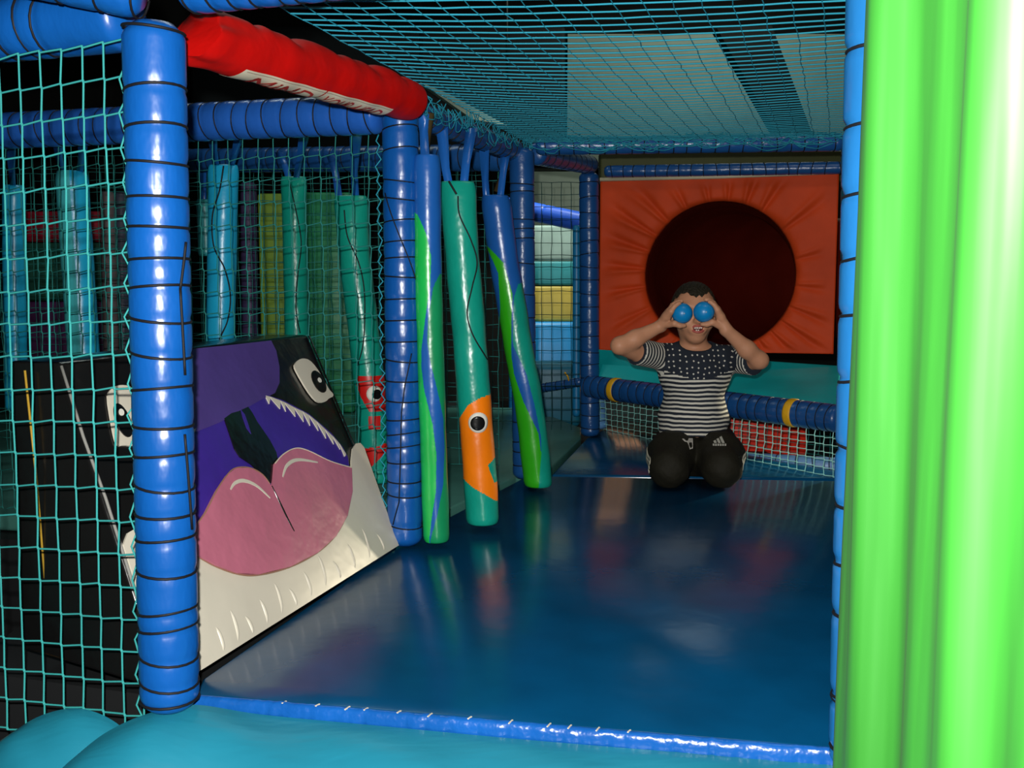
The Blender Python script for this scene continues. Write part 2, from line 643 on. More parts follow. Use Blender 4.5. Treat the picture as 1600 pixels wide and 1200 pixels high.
SGN = mat('cream_strip_vinyl', (0.72, 0.66, 0.5), 0.5)
obj('warning_strip', strip(0.12, 0.37, math.radians(143), math.radians(215), 0.0016), SGN, red)
obj('warning_strip', strip(0.375, 0.66, math.radians(143), math.radians(215), 0.0018), SGN, red)
SR = mat('red_lettering', (0.45, 0.02, 0.015), 0.5)
SL = mat('grey_rule', (0.3, 0.2, 0.17), 0.5)
obj('rule_line', strip(0.125, 0.655, math.radians(147), math.radians(148.5), 0.0026), SL, red)


def letters(txt, s0, s1, a0, a1):
    """words printed round the curve of the strip, tops of the letters towards the upper edge"""
    cu = bpy.data.curves.new('txt', 'FONT')
    cu.body = txt
    cu.size = 1
    cu.resolution_u = 3
    to = bpy.data.objects.new('txt', cu)
    COL.objects.link(to)
    me = bpy.data.meshes.new_from_object(to.evaluated_get(bpy.context.evaluated_depsgraph_get()))
    bpy.data.objects.remove(to)
    bm = bmesh.new()
    bm.from_mesh(me)
    bmesh.ops.triangulate(bm, faces=bm.faces)
    bmesh.ops.subdivide_edges(bm, edges=bm.edges, cuts=2)
    xs = [v.co.x for v in bm.verts]
    ys = [v.co.y for v in bm.verts]
    ax, bx_, ay, by = min(xs), max(xs), min(ys), max(ys)
    bm.verts.index_update()
    V = [red_p(lerp(s0, s1, (v.co.x - ax) / (bx_ - ax)), side * lerp(a1, a0, (v.co.y - ay) / (by - ay)), 0.003) for v in bm.verts]
    Fc = [tuple(v.index for v in f.verts) for f in bm.faces]
    bm.free()
    obj('lettering', (V, Fc), SR, red)


letters('MIND', 0.16, 0.35, math.radians(156), math.radians(206))
letters('YOUR HEAD', 0.39, 0.64, math.radians(156), math.radians(206))

# ------------------------------------------------------------------ deck and mats
fl, fr = gnd(306, 1086), gnd(1330, 1172)
deck_pts = [fl, fr, gnd(1345, 752), gnd(856, 744), gnd(826, 742), b2 + Vector((-0.02, 0.02, 0)), gnd(316, 1060)]
deck_pts = [Vector((p.x, p.y, 0.0)) for p in deck_pts]
deck = empty('play_deck_mat', fl, 'large glossy navy blue floor mat between the whale and the opening', 'mat')
n0 = obj('mat_top', slab(deck_pts, 0.05), DECK, deck)
bevel(n0, 0.006)
# gathered front edge with its stapled folds
pts = []
N = 240
fd = (fr - fl).normalized()
fo = Vector((fd.y, -fd.x, 0)) if Vector((fd.y, -fd.x, 0)).y < 0 else Vector((-fd.y, fd.x, 0))
rn = random.Random(5)
V, Fc = [], []
prof = [(0.0, 0.001), (0.004, 0.0012), (0.008, -0.002), (0.0105, -0.008), (0.012, -0.015), (0.0115, -0.021), (0.009, -0.03)]
folds = [(rn.uniform(0.1, 1), rn.uniform(0.004, 0.012), rn.uniform(0.4, 1)) for _ in range(42)]
for i in range(N + 1):
    u = i / N
    p = lerp(fl, fr, u)
    wob = sum(hh * math.exp(-((u - c) / (ww * 0.5)) ** 2) for c, ww, hh in folds)
    for k, (a_, z_) in enumerate(prof):
        g = 1 - 0.28 * min(1.2, wob) * (k / 6)
        V.append(p + fo * (a_ * g) + Vector((0, 0, z_ + 0.001 * wob * (k < 3))))
m_ = len(prof)
Fc = [(i * m_ + j, i * m_ + j + 1, (i + 1) * m_ + j + 1, (i + 1) * m_ + j) for i in range(N) for j in range(m_ - 1)]
obj('gathered_edge', (V, Fc), DECKE, deck)
for px, py in ((443, 1099), (491, 1108), (537, 1114), (565, 1117), (617, 1122), (666, 1127), (727, 1135), (792, 1142), (852, 1150), (885, 1153), (930, 1157), (980, 1161)):
    p = gnd(px, py)
    u = (p - fl).dot(fd)
    q = fl + fd * u + Vector((0, 0, 0.0012))
    big = (px % 3 == 0)
    obj('staple', bar(q - fo * 0.003 + fd * 0.002, q + fo * (0.010 if big else 0.006) - fd * 0.0015, 0.0011, 0.0007), STITCH, deck, smooth=False)
# second mat, three-cornered, at the foot of the tunnel
tri = [gnd(862, 741), gnd(1338, 747.5), gnd(1318, 738), gnd(948, 668), gnd(917, 684)]
tri = [Vector((p.x, p.y, 0.0)) for p in tri]
t_o = obj('corner_mat', slab(tri, 0.05), DECK, None, base=tri[0])
bevel(t_o, 0.008)
sset(t_o, 'smaller three-cornered navy mat behind the kneeling boy at the foot of the tunnel', 'mat')
# neighbouring lane on the left
LANE = mat('grey_teal_mat_vinyl', (0.06, 0.2, 0.17), 0.35, 0.4, 0.2, 8)
lane = [gnd(806, 744), gnd(850, 741), gnd(908, 684), gnd(908, 668), Vector((0.1, 5.5, 0)), Vector((-2.8, 5.6, 0)), Vector((-2.8, 3.1, 0)), Vector((-0.42, 2.62, 0)), b2 + Vector((-0.07, 0.05, 0))]
lane = [Vector((p.x, p.y, 0)) for p in lane]
lo_ = obj('lane_mat', slab(lane, 0.05), LANE, None, base=lane[0])
bevel(lo_, 0.006)
sset(lo_, 'grey green mat of the next lane behind the posts on the left', 'mat')
# carcass carrying the mats
WOODD = mat('black_painted_board', (0.008, 0.009, 0.01), 0.7, 0.3)
car = [Vector((-1.05, 1.78, -0.052)), Vector((-0.50, 1.62, -0.052)), Vector((0.40, 1.42, -0.052)), Vector((1.22, 3.4, -0.052)), Vector((1.3, 3.5, -0.052)), Vector((1.0, 4.9, -0.052)), Vector((0.75, 6.3, -0.052)), Vector((-2.8, 6.3, -0.052)), Vector((-2.8, 2.9, -0.052)), Vector((-1.05, 2.7, -0.052))]
co = obj('deck_carcass', slab(car, -ZF - 0.054), WOODD, None, base=(0, 0, ZF), smooth=False)
sset(co, 'black boxed base under the blue mats', 'platform')
co['kind'] = 'structure'

# ------------------------------------------------------------------ turquoise pads along the sill


def sill_pad(name, path, drop, out, label, seed=0, folds=True, reach=0.62):
    """upholstered roll along the front edge: rounded over towards the camera; path = its back edge, left to right"""
    path = [Vector(p) for p in dens([tuple(p) for p in path], 24)]
    d = (path[-1] - path[0])
    d.z = 0
    d.normalize()
    o_ = Vector((d.y, -d.x, 0))
    if o_.y > 0:
        o_ = -o_
    nu, nv = len(path) - 1, 22
    V = []
    s = 0
    for i in range(nu + 1):
        if i:
            s += (path[i] - path[i - 1]).length
        for j in range(nv + 1):
            v = j / nv
            an = v * math.pi * reach
            wr = 0.0055 * math.sin((s * 44 - v * 9) + seed) * math.exp(-((s - 0.16) / 0.13) ** 2) * math.sin(math.pi * min(0.5, v * 1.6)) \
                + 0.0034 * math.sin(s * 24 - v * 8 + seed * 2) * math.sin(math.pi * min(0.5, v * 1.6))
            V.append(path[i] + o_ * (out * math.sin(an)) + Vector((0, 0, -drop * (1 - math.cos(an)) + wr)))
    m = nv + 1
    Fc = [(i * m + j, i * m + j + 1, (i + 1) * m + j + 1, (i + 1) * m + j) for i in range(nu) for j in range(nv)]
    nb = len(V)
    for i in range(nu + 1):
        p = V[i * m]
        V.append(Vector((p.x, p.y, V[i * m + nv].z)))
    for i in range(nu):
        Fc.append((i * m + nv, nb + i, nb + i + 1, (i + 1) * m + nv))
        Fc.append((nb + i, i * m, (i + 1) * m, nb + i + 1))
    Fc.append(tuple([j for j in range(nv, -1, -1)] + [nb]))
    Fc.append(tuple([nu * m + j for j in range(nv + 1)] + [nb + nu]))
    o = obj(name, (V, Fc), TURQ, None, base=path[0])
    autosmooth(o, 1.0)
    return sset(o, label, 'pad')


zl = Vector((0, 0, -0.017))
sill_pad('sill_pad', [at(88, 1210, 1.44), at(122, 1178, 1.45), at(168, 1143, 1.462), at(228, 1116, 1.475), at(300, 1101, 1.50), lerp(fl, fr, 0.12) + fo * 0.0135 + zl,
                      lerp(fl, fr, 0.3) + fo * 0.0135 + zl * 1.1, lerp(fl, fr, 0.6) + fo * 0.0135 + zl * 1.2, fr + fo * 0.0135 + zl * 1.2 + Vector((0.05, 0.0, 0))],
         0.13, 0.16, 'long turquoise vinyl sill pad in front of the navy mat, along the bottom edge', seed=1)
sill_pad('sill_pad', [at(-80, 1210, 1.54), at(0, 1158, 1.54), at(55, 1122, 1.54), at(108, 1107, 1.53), at(150, 1113, 1.52), at(190, 1136, 1.51), at(230, 1180, 1.50)],
         0.16, 0.12, 'shorter turquoise pad bulging up under the left net in the bottom left corner', seed=3)
yb = sweep([at(-60, 1108, 1.78), at(90, 1122, 1.76)], 0.016, 16)
sset(obj('yellow_rail', yb, YEL, None, base=at(-60, 1108, 1.78)), 'yellow round rail behind the net in the bottom left corner', 'rail')
sset(obj('floor_block', slab([at(-60, 1128, 1.9), at(60, 1150, 1.7), at(70, 1150, 1.8), at(-60, 1130, 2.05)], 0.12), VBd, None, smooth=False), 'dark blue block below the yellow rail in the bottom left corner', 'block')

# ------------------------------------------------------------------ green pillar, close to the camera
gc = Vector((0.4190, 0.4282, 0))
nA, nZ = 320, 120
gV = []
for i in range(nZ + 1):
    z = lerp(ZF, 1.75, i / nZ)
    cx = gc.x + 0.004 * (z - 0.6)
    for k in range(nA):
        an = 2 * math.pi * k / nA
        r = 0.25 + 0.0055 * math.sin(an * 9 + 0.6 * math.sin(z * 3.1)) * (0.5 + 0.5 * math.sin(z * 2.3 + an * 2)) + 0.004 * math.sin(an * 19 + z * 1.7 + math.sin(z * 5)) + 0.0024 * math.sin(an * 41 + 2.5 * math.sin(z * 2.2))
        da = (an - math.radians(197) - 0.14 * (0.9 - z)) % (2 * math.pi)
        if da > math.pi:
            da -= 2 * math.pi
        r -= 0.006 * math.exp(-(da / 0.035) ** 2) * (1 / (1 + math.exp(-(z - 0.62) * 14)))
        gV.append(Vector((cx + r * math.cos(an), gc.y + r * math.sin(an), z)))
gF = [(i * nA + k, i * nA + (k + 1) % nA, (i + 1) * nA + (k + 1) % nA, (i + 1) * nA + k) for i in range(nZ) for k in range(nA)]
gF += [tuple(range(nA - 1, -1, -1)), tuple(nZ * nA + k for k in range(nA))]
gp = empty('green_pillar', (gc.x, gc.y, ZF), 'huge lime green padded pillar close by along the right edge', 'pillar')
obj('vinyl_cover', (gV, gF), GREEN, gp)

# ------------------------------------------------------------------ whale ramp
WG2 = gnd(622, 860)
WG1 = gnd(258, 1084)
WT2 = at(481, 523, 2.56)
wn = (WG2 - WG1).cross(WT2 - WG1).normalized()
if wn.dot(CAM - WG1) < 0:
    wn = -wn


def W(p):
    return pinter(p[0], p[1], WG1, wn)


WT1 = W((92, 566))
back = Vector((-0.962, 0.27, 0)) * 0.11
WB2t, WB1t = WT2 + back, WT1 + back
WB2, WB1 = Vector((WB2t.x, WB2t.y, 0)), Vector((WB1t.x, WB1t.y, 0))
up_ = Vector((0, 0, 0.002))
WG1 = WG1 + up_
WG2 = WG2 + up_
whale = empty('whale_ramp', (WG1 + WG2 + WB1 + WB2) / 4 * 1.0, 'black foam ramp with an orca face, open violet mouth and pink tongue', 'ramp')
whale.location.z = 0.0
body = box8([WG1, WG2, WB2 + up_, WB1 + up_, WT1, WT2, WB2t, WB1t])
wo = obj('foam_body', body, BLACK, whale)
bevel(wo, 0.008, 3)


def piece(name, pts, m, off, th=0.003, smooth=0, label=None, parent=None):
    if smooth:
        pts = smooth_closed(pts, smooth)
    P = [W(p) for p in pts]
    o = obj(name, poly_plate(P, wn, off, th), m, parent or whale, smooth=False, label=label)
    return o


jaw = [(547, 720), (549, 702), (554, 694), (561, 693), (567, 700), (621, 853), (312, 1048), (264, 1072), (238, 985), (214, 928), (190, 852), (197, 834), (211, 826), (235, 838), (300, 852), (420, 862), (520, 800), (547, 740)]
piece('lower_jaw', jaw, WHITEV, 0.0005, 0.004, 0, 'white lower jaw')
mouth = [(222, 715), (300, 672), (372, 640), (415, 619), (440, 627), (480, 648), (515, 678), (533, 700), (541, 716), (545, 745), (530, 800), (420, 872), (300, 862), (255, 850), (232, 800)]
piece('mouth_lining', mouth, VIOL, 0.0015, 0.004, 0, 'violet mouth lining')
pal = [(208, 556), (280, 549), (350, 542), (420, 534), (428, 550), (433, 575), (433, 600), (426, 616), (400, 629), (372, 645), (340, 662), (300, 678), (262, 690), (228, 704), (214, 650)]
piece('palate', pal, PURP, 0.0035, 0.004, 0, 'dull purple palate')
thr = [(346, 656), (357, 648), (368, 645), (383, 638), (390, 648), (397, 661), (417, 690), (427, 709), (430, 722), (426, 745), (421, 758), (408, 748), (388, 728), (370, 716), (362, 704), (354, 680)]
piece('throat', thr, BLACK, 0.006, 0.003, 0, 'black throat')
piece('throat_flash', [(371, 643), (374, 655), (380, 672), (387, 681), (382, 664), (377, 650)], VIOL, 0.009, 0.001)
ton = [(262, 846), (282, 838), (296, 829), (313, 804), (330, 771), (347, 746), (361, 735), (383, 735), (402, 745), (414, 760), (418, 766), (420, 751), (422, 728), (436, 713), (455, 704), (475, 708), (509, 724), (530, 732), (543, 734), (544, 771), (536, 809), (518, 841), (489, 867), (446, 889), (397, 901), (364, 899), (330, 887), (306, 874), (280, 862)]
to_ = piece('tongue', ton, PINK, 0.008, 0.006, 0, 'pink two-lobed tongue')


def pline(name, pts, m, wd, off, th=0.0012, parent=None, label=None):
    P = [W(p) + wn * off for p in pts]
    V, Fc = [], []
    for i, p in enumerate(P):
        t = (P[min(i + 1, len(P) - 1)] - P[max(i - 1, 0)]).normalized()
        s = wn.cross(t)
        ww = wd * (0.35 + 0.65 * math.sin(math.pi * (i + 0.5) / len(P))) if wd > 0 else -wd
        V += [p - s * ww, p + s * ww, p + s * ww * 0.7 + wn * th, p - s * ww * 0.7 + wn * th]
    for i in range(len(P) - 1):
        o = i * 4
        for k in range(4):
            Fc.append((o + k, o + (k + 1) % 4, o + 4 + (k + 1) % 4, o + 4 + k))
    Fc += [(0, 1, 2, 3), ((len(P) - 1) * 4 + 3, (len(P) - 1) * 4 + 2, (len(P) - 1) * 4 + 1, (len(P) - 1) * 4)]
    return obj(name, (V, Fc), m, parent or whale, smooth=False, label=label)


pline('tongue_crease', dens([(417, 763), (430, 790), (442, 815), (452, 834)]), BLACK, 0.0035, 0.0135, parent=to_)
pline('highlight', dens([(352, 769), (359, 759), (373, 755), (393, 763), (414, 782)]), WHITEV, 0.005, 0.0135, parent=to_, label='white highlight on the left lobe')
pline('highlight', dens([(434, 749), (441, 731), (458, 722), (489, 726)]), WHITEV, 0.005, 0.0135, parent=to_, label='white highlight on the right lobe')
pline('seam', dens([(543, 734), (544, 771), (536, 809), (518, 841), (489, 867), (446, 889), (397, 901), (364, 899), (330, 887), (306, 874), (292, 868)]), GSTITCH, -0.0016, 0.0085, parent=to_)
pline('seam', dens([(300, 822), (313, 804), (330, 771), (347, 746), (361, 735), (383, 735), (402, 745), (414, 760)]), GSTITCH, -0.0014, 0.0135, parent=to_)
pline('seam', dens([(422, 728), (436, 713), (455, 704), (475, 708), (509, 724), (543, 734)]), STITCH, -0.0014, 0.0135, parent=to_)
lip = [(412, 620), (418, 621), (437, 628), (460, 641), (479, 650), (499, 667), (519, 685), (530, 698), (537, 711)]
tips = [(417, 633), (434, 641), (443, 645), (458, 653), (471, 661), (481, 667), (494, 675), (506, 687), (518, 696), (528, 704), (535, 715)]
roots = [(411, 620), (419, 622), (435, 628), (442, 631), (457, 639), (470, 645), (480, 651), (492, 661), (505, 673), (517, 684), (527, 695), (537, 711)]
for i, tp in enumerate(tips):
    a, b = roots[i], roots[i + 1]
    piece('tooth', [a, b, (b[0] - 0.5, b[1] + 3), tp, (a[0] + 1, a[1] + 3)], WHITEV, 0.0056, 0.002)
for i in range(4):
    x, y = 228 + i * 19, 706 - i * 9
    piece('tooth', [(x, y), (x + 16, y - 7), (x + 10, y + 8)], WHITEV, 0.0076, 0.002)
eye = [(457, 573), (460, 567), (465, 563), (471, 561), (481, 563), (492, 575), (503, 593), (512, 610), (519, 617), (518, 621), (511, 624), (508, 628), (499, 631), (490, 627), (477, 610), (462, 584)]
e1 = piece('eye', eye, WHITEV, 0.001, 0.004, 1, 'white eye on the right of the face')
a_ = math.radians(62)
piece('pupil', ell(495, 598, 19, 8.5, a_), BLACK, 0.0055, 0.002, parent=e1)
piece('glint', ell(495.5, 596, 4.2, 2.4, a_), WPAINT, 0.008, 0.001, parent=e1)
eyeL = [(165, 622), (168, 612), (175, 606), (185, 603), (198, 604), (209, 612), (214, 640), (216, 690), (206, 699), (192, 697), (182, 699), (177, 690), (171, 660)]
e2 = piece('eye', eyeL, WHITEV, 0.001, 0.004, 1, 'white eye on the left of the face, half behind the post')
piece('pupil', ell(188, 659, 28, 11, math.radians(68)), BLACK, 0.0055, 0.002, parent=e2)
piece('glint', ell(184.5, 647, 5.5, 4, math.radians(70)), WPAINT, 0.008, 0.001, parent=e2)
# piping along the left edge and the side seam
obj('edge_piping', sweep([W((96, 572)), W((130, 682)), W((165, 778)), W((212, 926)), W((252, 1062))], 0.0028, 8), mat('grey_piping', (0.25, 0.25, 0.23), 0.25), whale)
obj('edge_piping', sweep([W((482, 525)) + wn * 0.002, W((550, 690)) + wn * 0.002, W((618, 852)) + wn * 0.002], 0.0022, 8), BLACK, whale)
sd0 = WT1 + back * 0.6
obj('side_seam', sweep([sd0 + Vector((0, -0.012, -0.015)), sd0 + Vector((0.012, -0.014, -0.2)), sd0 + Vector((0.02, -0.014, -0.42))], 0.0022, 6), mat('seam_highlight', (0.4, 0.25, 0.03), 0.3), whale)  # yellowish highlight along the seam is put into its colour
# a few upholstery puckers along the jaw, sewn in as raised folds
for k in range(12):
    u = 0.10 + k * 0.074
    bx0, by0 = lerp(312, 621, u), lerp(1044, 850, u)
    hgt = 46 + 14 * math.sin(k * 2.1)
    P = dens([(bx0 + 3, by0 - 4), (bx0 + 3, by0 - hgt * 0.35), (bx0 - 3, by0 - hgt * 0.75), (bx0 - 10, by0 - hgt)])
    rr = [0.0052 * math.sin(math.pi * min(1, (q + 0.4) / len(P))) ** 0.7 + 0.0004 for q in range(len(P))]
    pu_ = obj('pucker', sweep([W(p) + wn * 0.0015 for p in P], rr, 14), WHITEV, whale)

# ------------------------------------------------------------------ front left net
nb = Vector((b1.x - 0.045, b1.y + 0.01, -0.07))
nt_ = Vector((t1.x - 0.05, t1.y + 0.015, 1.0))
dirl = Vector((-0.962, 0.27, 0))
lw = 18 * 0.0385
net('play_net', (nb + dirl * lw, nb, nt_ + Vector((0, 0, 0.035)), nt_ + dirl * lw), (0.0385, 0.0515), 0.0019, NETF,
    'turquoise rope net on the far left, in front of the whale\'s black side', jit=0.0015, zig=0.003, seed=3)
# net behind the whale, under the long beam
n2b, n2t = Vector((b2.x - 0.045, b2.y + 0.09, 0.0)), Vector((t2.x - 0.05, t2.y + 0.07, 1.075))
lw2 = 1.6
net('play_net', (n2b + dirl * lw2 + up_, n2b + up_, n2t, n2t + dirl * lw2), (0.046, 0.061), 0.0016, NETB,
    'green teal rope net hanging behind the whale under the long blue beam', jit=0.002, zig=0.007, seed=4)
# zigzag lashing between that net and the second post, and of the front net to the first post


def lashing(base, top, side_pt, n, r, m, label, seed=0):
    rn = random.Random(seed)
    P = []
    for i in range(n + 1):
        p = lerp(Vector(base), Vector(top), i / n)
        q = p + Vector(side_pt) * (1 if i % 2 else 0.1) + Vector((rn.uniform(-.003, .003), 0, rn.uniform(-.004, .004)))
        P.append(q)
    o = obj('net_lashing', sweep(P, r, 6), m, None, base=base)
    return sset(o, label, 'rope')


lashing(n2b + Vector((0, -0.10, 0.01)), n2t + Vector((0, -0.07, -0.02)), (-0.012, 0.0, 0), 62, 0.0018, NETC, 'turquoise lashing zigzagging up the left side of the second post', 1)
lashing(nb + Vector((0.0, -0.008, 0.0)), nt_ + Vector((0.004, -0.012, 0)), (-0.012, 0.003, 0), 42, 0.0016, NETF, 'turquoise lashing tying the front net to the nearest post', 2)

# roof net
rA, rB = Vector((t1.x + 0.06, t1.y - 0.02, 1.145)), Vector((PRt.x - 0.02, PRt.y + 0.02, 1.125))
rC, rD = at(1322, 213, P3R.y - 0.04), at(822, 222, b3.y)
net('roof_net', (rA, rB, rC, rD), (0.046, 0.040), 0.0019, NETC, 'blue teal rope net stretched overhead as the roof of the passage', sag=0.02, jit=0.003, seed=5, thin=0.6)
# second, deeper layer crossing it near the far end, and hanging folds along the beams
rn = random.Random(8)


def loose(a, b, n, drop, label, m, r=0.0015, seed=0):
    rn = random.Random(seed)
    parts = []
    for i in range(n):
        u = i / n
        p0 = lerp(Vector(a), Vector(b), u)
        p1 = lerp(Vector(a), Vector(b), min(1, u + rn.uniform(0.05, 0.16)))
        dd = rn.uniform(0.25, 1) * drop
        off = Vector((rn.uniform(-.03, .03), rn.uniform(-.03, .03), rn.uniform(-.01, .035)))
        pts = [lerp(p0, p1, t) + off + Vector((rn.uniform(-.006, .006), rn.uniform(-.006, .006), -dd * math.sin(math.pi * t))) for t in (0, .2, .4, .6, .8, 1)]
        parts.append(sweep(dens([tuple(p) for p in pts], 3), r, 4, cap=False))
    o = obj('loose_netting', join(*parts), m, None, base=a)
    return sset(o, label, 'net')


loose(at(650, 158, 2.48), at(822, 228, 3.42), 80, 0.05, 'slack folds of teal net bundled over the beam above the eels', NETC, seed=1)
loose(at(830, 226, 3.40), at(1318, 218, 3.30), 100, 0.025, 'slack net folds bundled along the far crossbeam', NETC, seed=2)
# nets flanking the far end
net('play_net', (at(770, 676, 4.64), at(908, 676, 4.60), at(908, 285, 4.60), at(770, 285, 4.64)), (0.048, 0.056), 0.0017, NETD,
    'rope net coloured dark as if backlit, across the pale gap just left of the fourth post', jit=0.002, seed=6)
net('play_net', (PRb + Vector((0.05, 0.06, 0.02)), P3R + Vector((0.03, -0.05, 0.02)), P3Rt + Vector((0.03, -0.05, -0.02)), Vector((PRt.x + 0.05, PRt.y + 0.06, P3Rt.z - 0.03))), (0.05, 0.06), 0.0016, NETC,
    'teal rope net closing the right side of the passage behind the green pillar', jit=0.002, seed=7)
net('play_net', (Vector((-2.3, 4.75, 0.01)), Vector((-0.12, 4.5, 0.01)), Vector((-0.12, 4.5, 1.3)), Vector((-2.3, 4.75, 1.3))), (0.046, 0.055), 0.0015, NETB,
    'fine teal net far behind the hanging tubes on the left', jit=0.003, seed=8)
net('play_net', (Vector((-2.3, 3.95, 0.01)), Vector((-0.05, 3.62, 0.01)), Vector((-0.05, 3.62, 1.12)), Vector((-2.3, 3.95, 1.12))), (0.05, 0.06), 0.0015, NETB,
    'teal net behind the three striped eels', jit=0.003, seed=9)

# ------------------------------------------------------------------ tunnel panel
pA, pB = at(938, 279, 4.47), at(1311, 271, 4.19)
pA0, pB0 = at(931, 549, 4.47), at(1307, 551, 4.19)
pu = (Vector((pB.x, pB.y, 0)) - Vector((pA.x, pA.y, 0)))
PWd = pu.length
pu.normalize()
pn = Vector((pu.y, -pu.x, 0))
zb, zt_ = (pA0.z + pB0.z) / 2, (pA.z + pB.z) / 2
org = Vector((pA.x, pA.y, zb))
hc = at(1123, 431, 4.33)
hu = (hc - org).dot(pu)
hz = hc.z - zb
HR = 0.325
PH = zt_ - zb
tunnel = empty('crawl_tunnel', Vector((org.x + pu.x * hu, org.y + pu.y * hu, zb)), 'orange red fabric panel with a round crawl tunnel mouth behind the boy', 'tunnel')
PLEATS = [(188, 1.6, 0.014, 0.75), (174, 1.8, 0.015, 0.8), (160, 2.0, 0.016, 0.8), (147, 1.8, 0.016, 0.75), (133, 2.2, 0.014, 0.7), (116, 1.8, 0.010, 0.6), (98, 1.6, 0.009, 0.6), (84, 1.6, 0.010, 0.7), (70, 1.8, 0.012, 0.8), (57, 2.0, 0.012, 0.8),
          (36, 2.0, 0.010, 0.7), (12, 1.8, 0.008, 0.6), (-8, 1.8, 0.009, 0.7), (-24, 1.6, 0.011, 0.8), (-36, 1.6, 0.013, 0.8), (-47, 1.6, 0.013, 0.8), (-58, 1.8, 0.011, 0.7), (205, 1.8, 0.010, 0.7), (222, 2.0, 0.012, 0.8), (238, 2.0, 0.010, 0.7)]
nA, nR = 360, 26
V, Fc = [], []
for k in range(nA):
    an = 2 * math.pi * k / nA
    c, s = math.cos(an), math.sin(an)
    # distance to the rectangle edge
    ts = []
    if c > 1e-6:
        ts.append((PWd - hu) / c)
    if c < -1e-6:
        ts.append(-hu / c)
    if s > 1e-6:
        ts.append((PH - hz) / s)
    if s < -1e-6:
        ts.append(-hz / s)
    te = min(ts)
    for j in range(nR + 1):
        f = j / nR
        r = lerp(HR, te, f)
        # pleats radiating from the hole and a turned-in rim
        ple = 0.004 * math.sin(an * 17 + 2 * math.sin(an * 3)) * math.exp(-f * 2.2) * min(1, f * 6)
        for (pa_, pw_, pd_, pl_) in PLEATS:
            dd = (an - math.radians(pa_) + math.pi) % (2 * math.pi) - math.pi
            ww = math.radians(pw_) * (0.6 + 0.7 * f)
            ple -= pd_ * (math.exp(-(dd / ww) ** 2) - 0.7 * math.exp(-((dd - 1.7 * ww) / ww) ** 2)) * min(1, f * 8 + 0.15) * (1 / (1 + math.exp((f - pl_) * 14)))
        dep = ple - 0.035 * math.exp(-f * 16)
        V.append(org + pu * (hu + r * c) + Vector((0, 0, hz + r * s)) + pn * dep)
m_ = nR + 1
for k in range(nA):
    k2 = (k + 1) % nA
    for j in range(nR):
        Fc.append((k * m_ + j, k * m_ + j + 1, k2 * m_ + j + 1, k2 * m_ + j))
# corners of the rectangle
cor = {}
for cx, cz in ((0, 0), (PWd, 0), (PWd, PH), (0, PH)):
    an = math.atan2(cz - hz, cx - hu) % (2 * math.pi)
    k = int(an / (2 * math.pi) * nA)
    V.append(org + pu * cx + Vector((0, 0, cz)))
    Fc.append((k * m_ + nR, len(V) - 1, ((k + 1) % nA) * m_ + nR))
po = obj('fabric_panel', (V, Fc), PANEL, tunnel)
sol = po.modifiers.new('thick', 'SOLIDIFY')
sol.thickness = 0.006
obj('top_piping', sweep([org + Vector((0, 0, PH)) + pn * 0.006, org + pu * PWd * 0.5 + Vector((0, 0, PH - 0.004)) + pn * 0.006, org + pu * PWd + Vector((0, 0, PH)) + pn * 0.006], 0.009, 8), mat('cream_piping', (0.6, 0.55, 0.38), 0.5), tunnel)
# the tube itself: ribbed plastic going back, closed far away by its bend
tc = org + pu * hu + Vector((0, 0, hz)) - pn * 0.034
V, Fc = [], []
nr = 44
for i in range(nr + 1):
    s = 1.9 * i / nr
    r = HR * (1.03 + 0.012 * (1 if i % 8 == 0 else 0))
    bend = max(0.0, s - 0.45) / 0.95                       # straight at first, then turning off to the right
    ctr = tc - pn * (min(s, 0.45) + 0.95 * math.sin(bend)) + pu * (0.95 * (1 - math.cos(bend)))
    pr_ = pu * math.cos(bend) + pn * math.sin(bend)
    for k in range(64):
        an = 2 * math.pi * k / 64
        V.append(ctr + pr_ * math.cos(an) * r + Vector((0, 0, math.sin(an) * r)))
for i in range(nr):
    for k in range(64):
        Fc.append((i * 64 + k, (i + 1) * 64 + k, (i + 1) * 64 + (k + 1) % 64, i * 64 + (k + 1) % 64))
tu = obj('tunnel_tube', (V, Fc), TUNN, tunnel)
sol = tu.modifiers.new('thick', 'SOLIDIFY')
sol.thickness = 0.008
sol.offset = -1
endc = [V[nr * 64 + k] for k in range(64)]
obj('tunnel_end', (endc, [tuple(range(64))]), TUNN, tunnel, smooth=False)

# teal landing pad in front of the tunnel, sloping to the banded rail
ramp = [at(914, 592, 4.40), at(1312, 640, 3.44), at(1316, 571, 4.08), at(926, 545, 4.45)]
V = [p for p in ramp]
lp = obj('landing_pad', slab(ramp, 0.05), TEAL, None, base=ramp[0])
bevel(lp, 0.012, 3)
sset(lp, 'teal vinyl landing pad sloping down from the tunnel mouth behind the boy', 'pad')
ra2, rb2 = at(916, 603, 4.38), at(1316, 655, 3.41)
rail = padded_tube('banded_rail', ra2, rb2, 0.05, 'dark blue padded rail with two yellow bands, behind the boy', 'rail', None, VBd, spacing=0.043, seed=20, seg=24)
rd = (rb2 - ra2)
for px in (963, 1240):
    # where the rail passes this part of the picture
    best = min(range(200), key=lambda i: abs((lambda p: 800 + F * p.x / (p.y * CP - p.z * SP_))(ra2 + rd * (i / 199) - CAM) - px))
    c = ra2 + rd * (best / 199)
    d = rd.normalized() * 0.016
    obj('yellow_band', sweep([c - d, c - d * 0.6, c + d * 0.6, c + d], [0.051, 0.053, 0.053, 0.051], 28), YEL, rail)
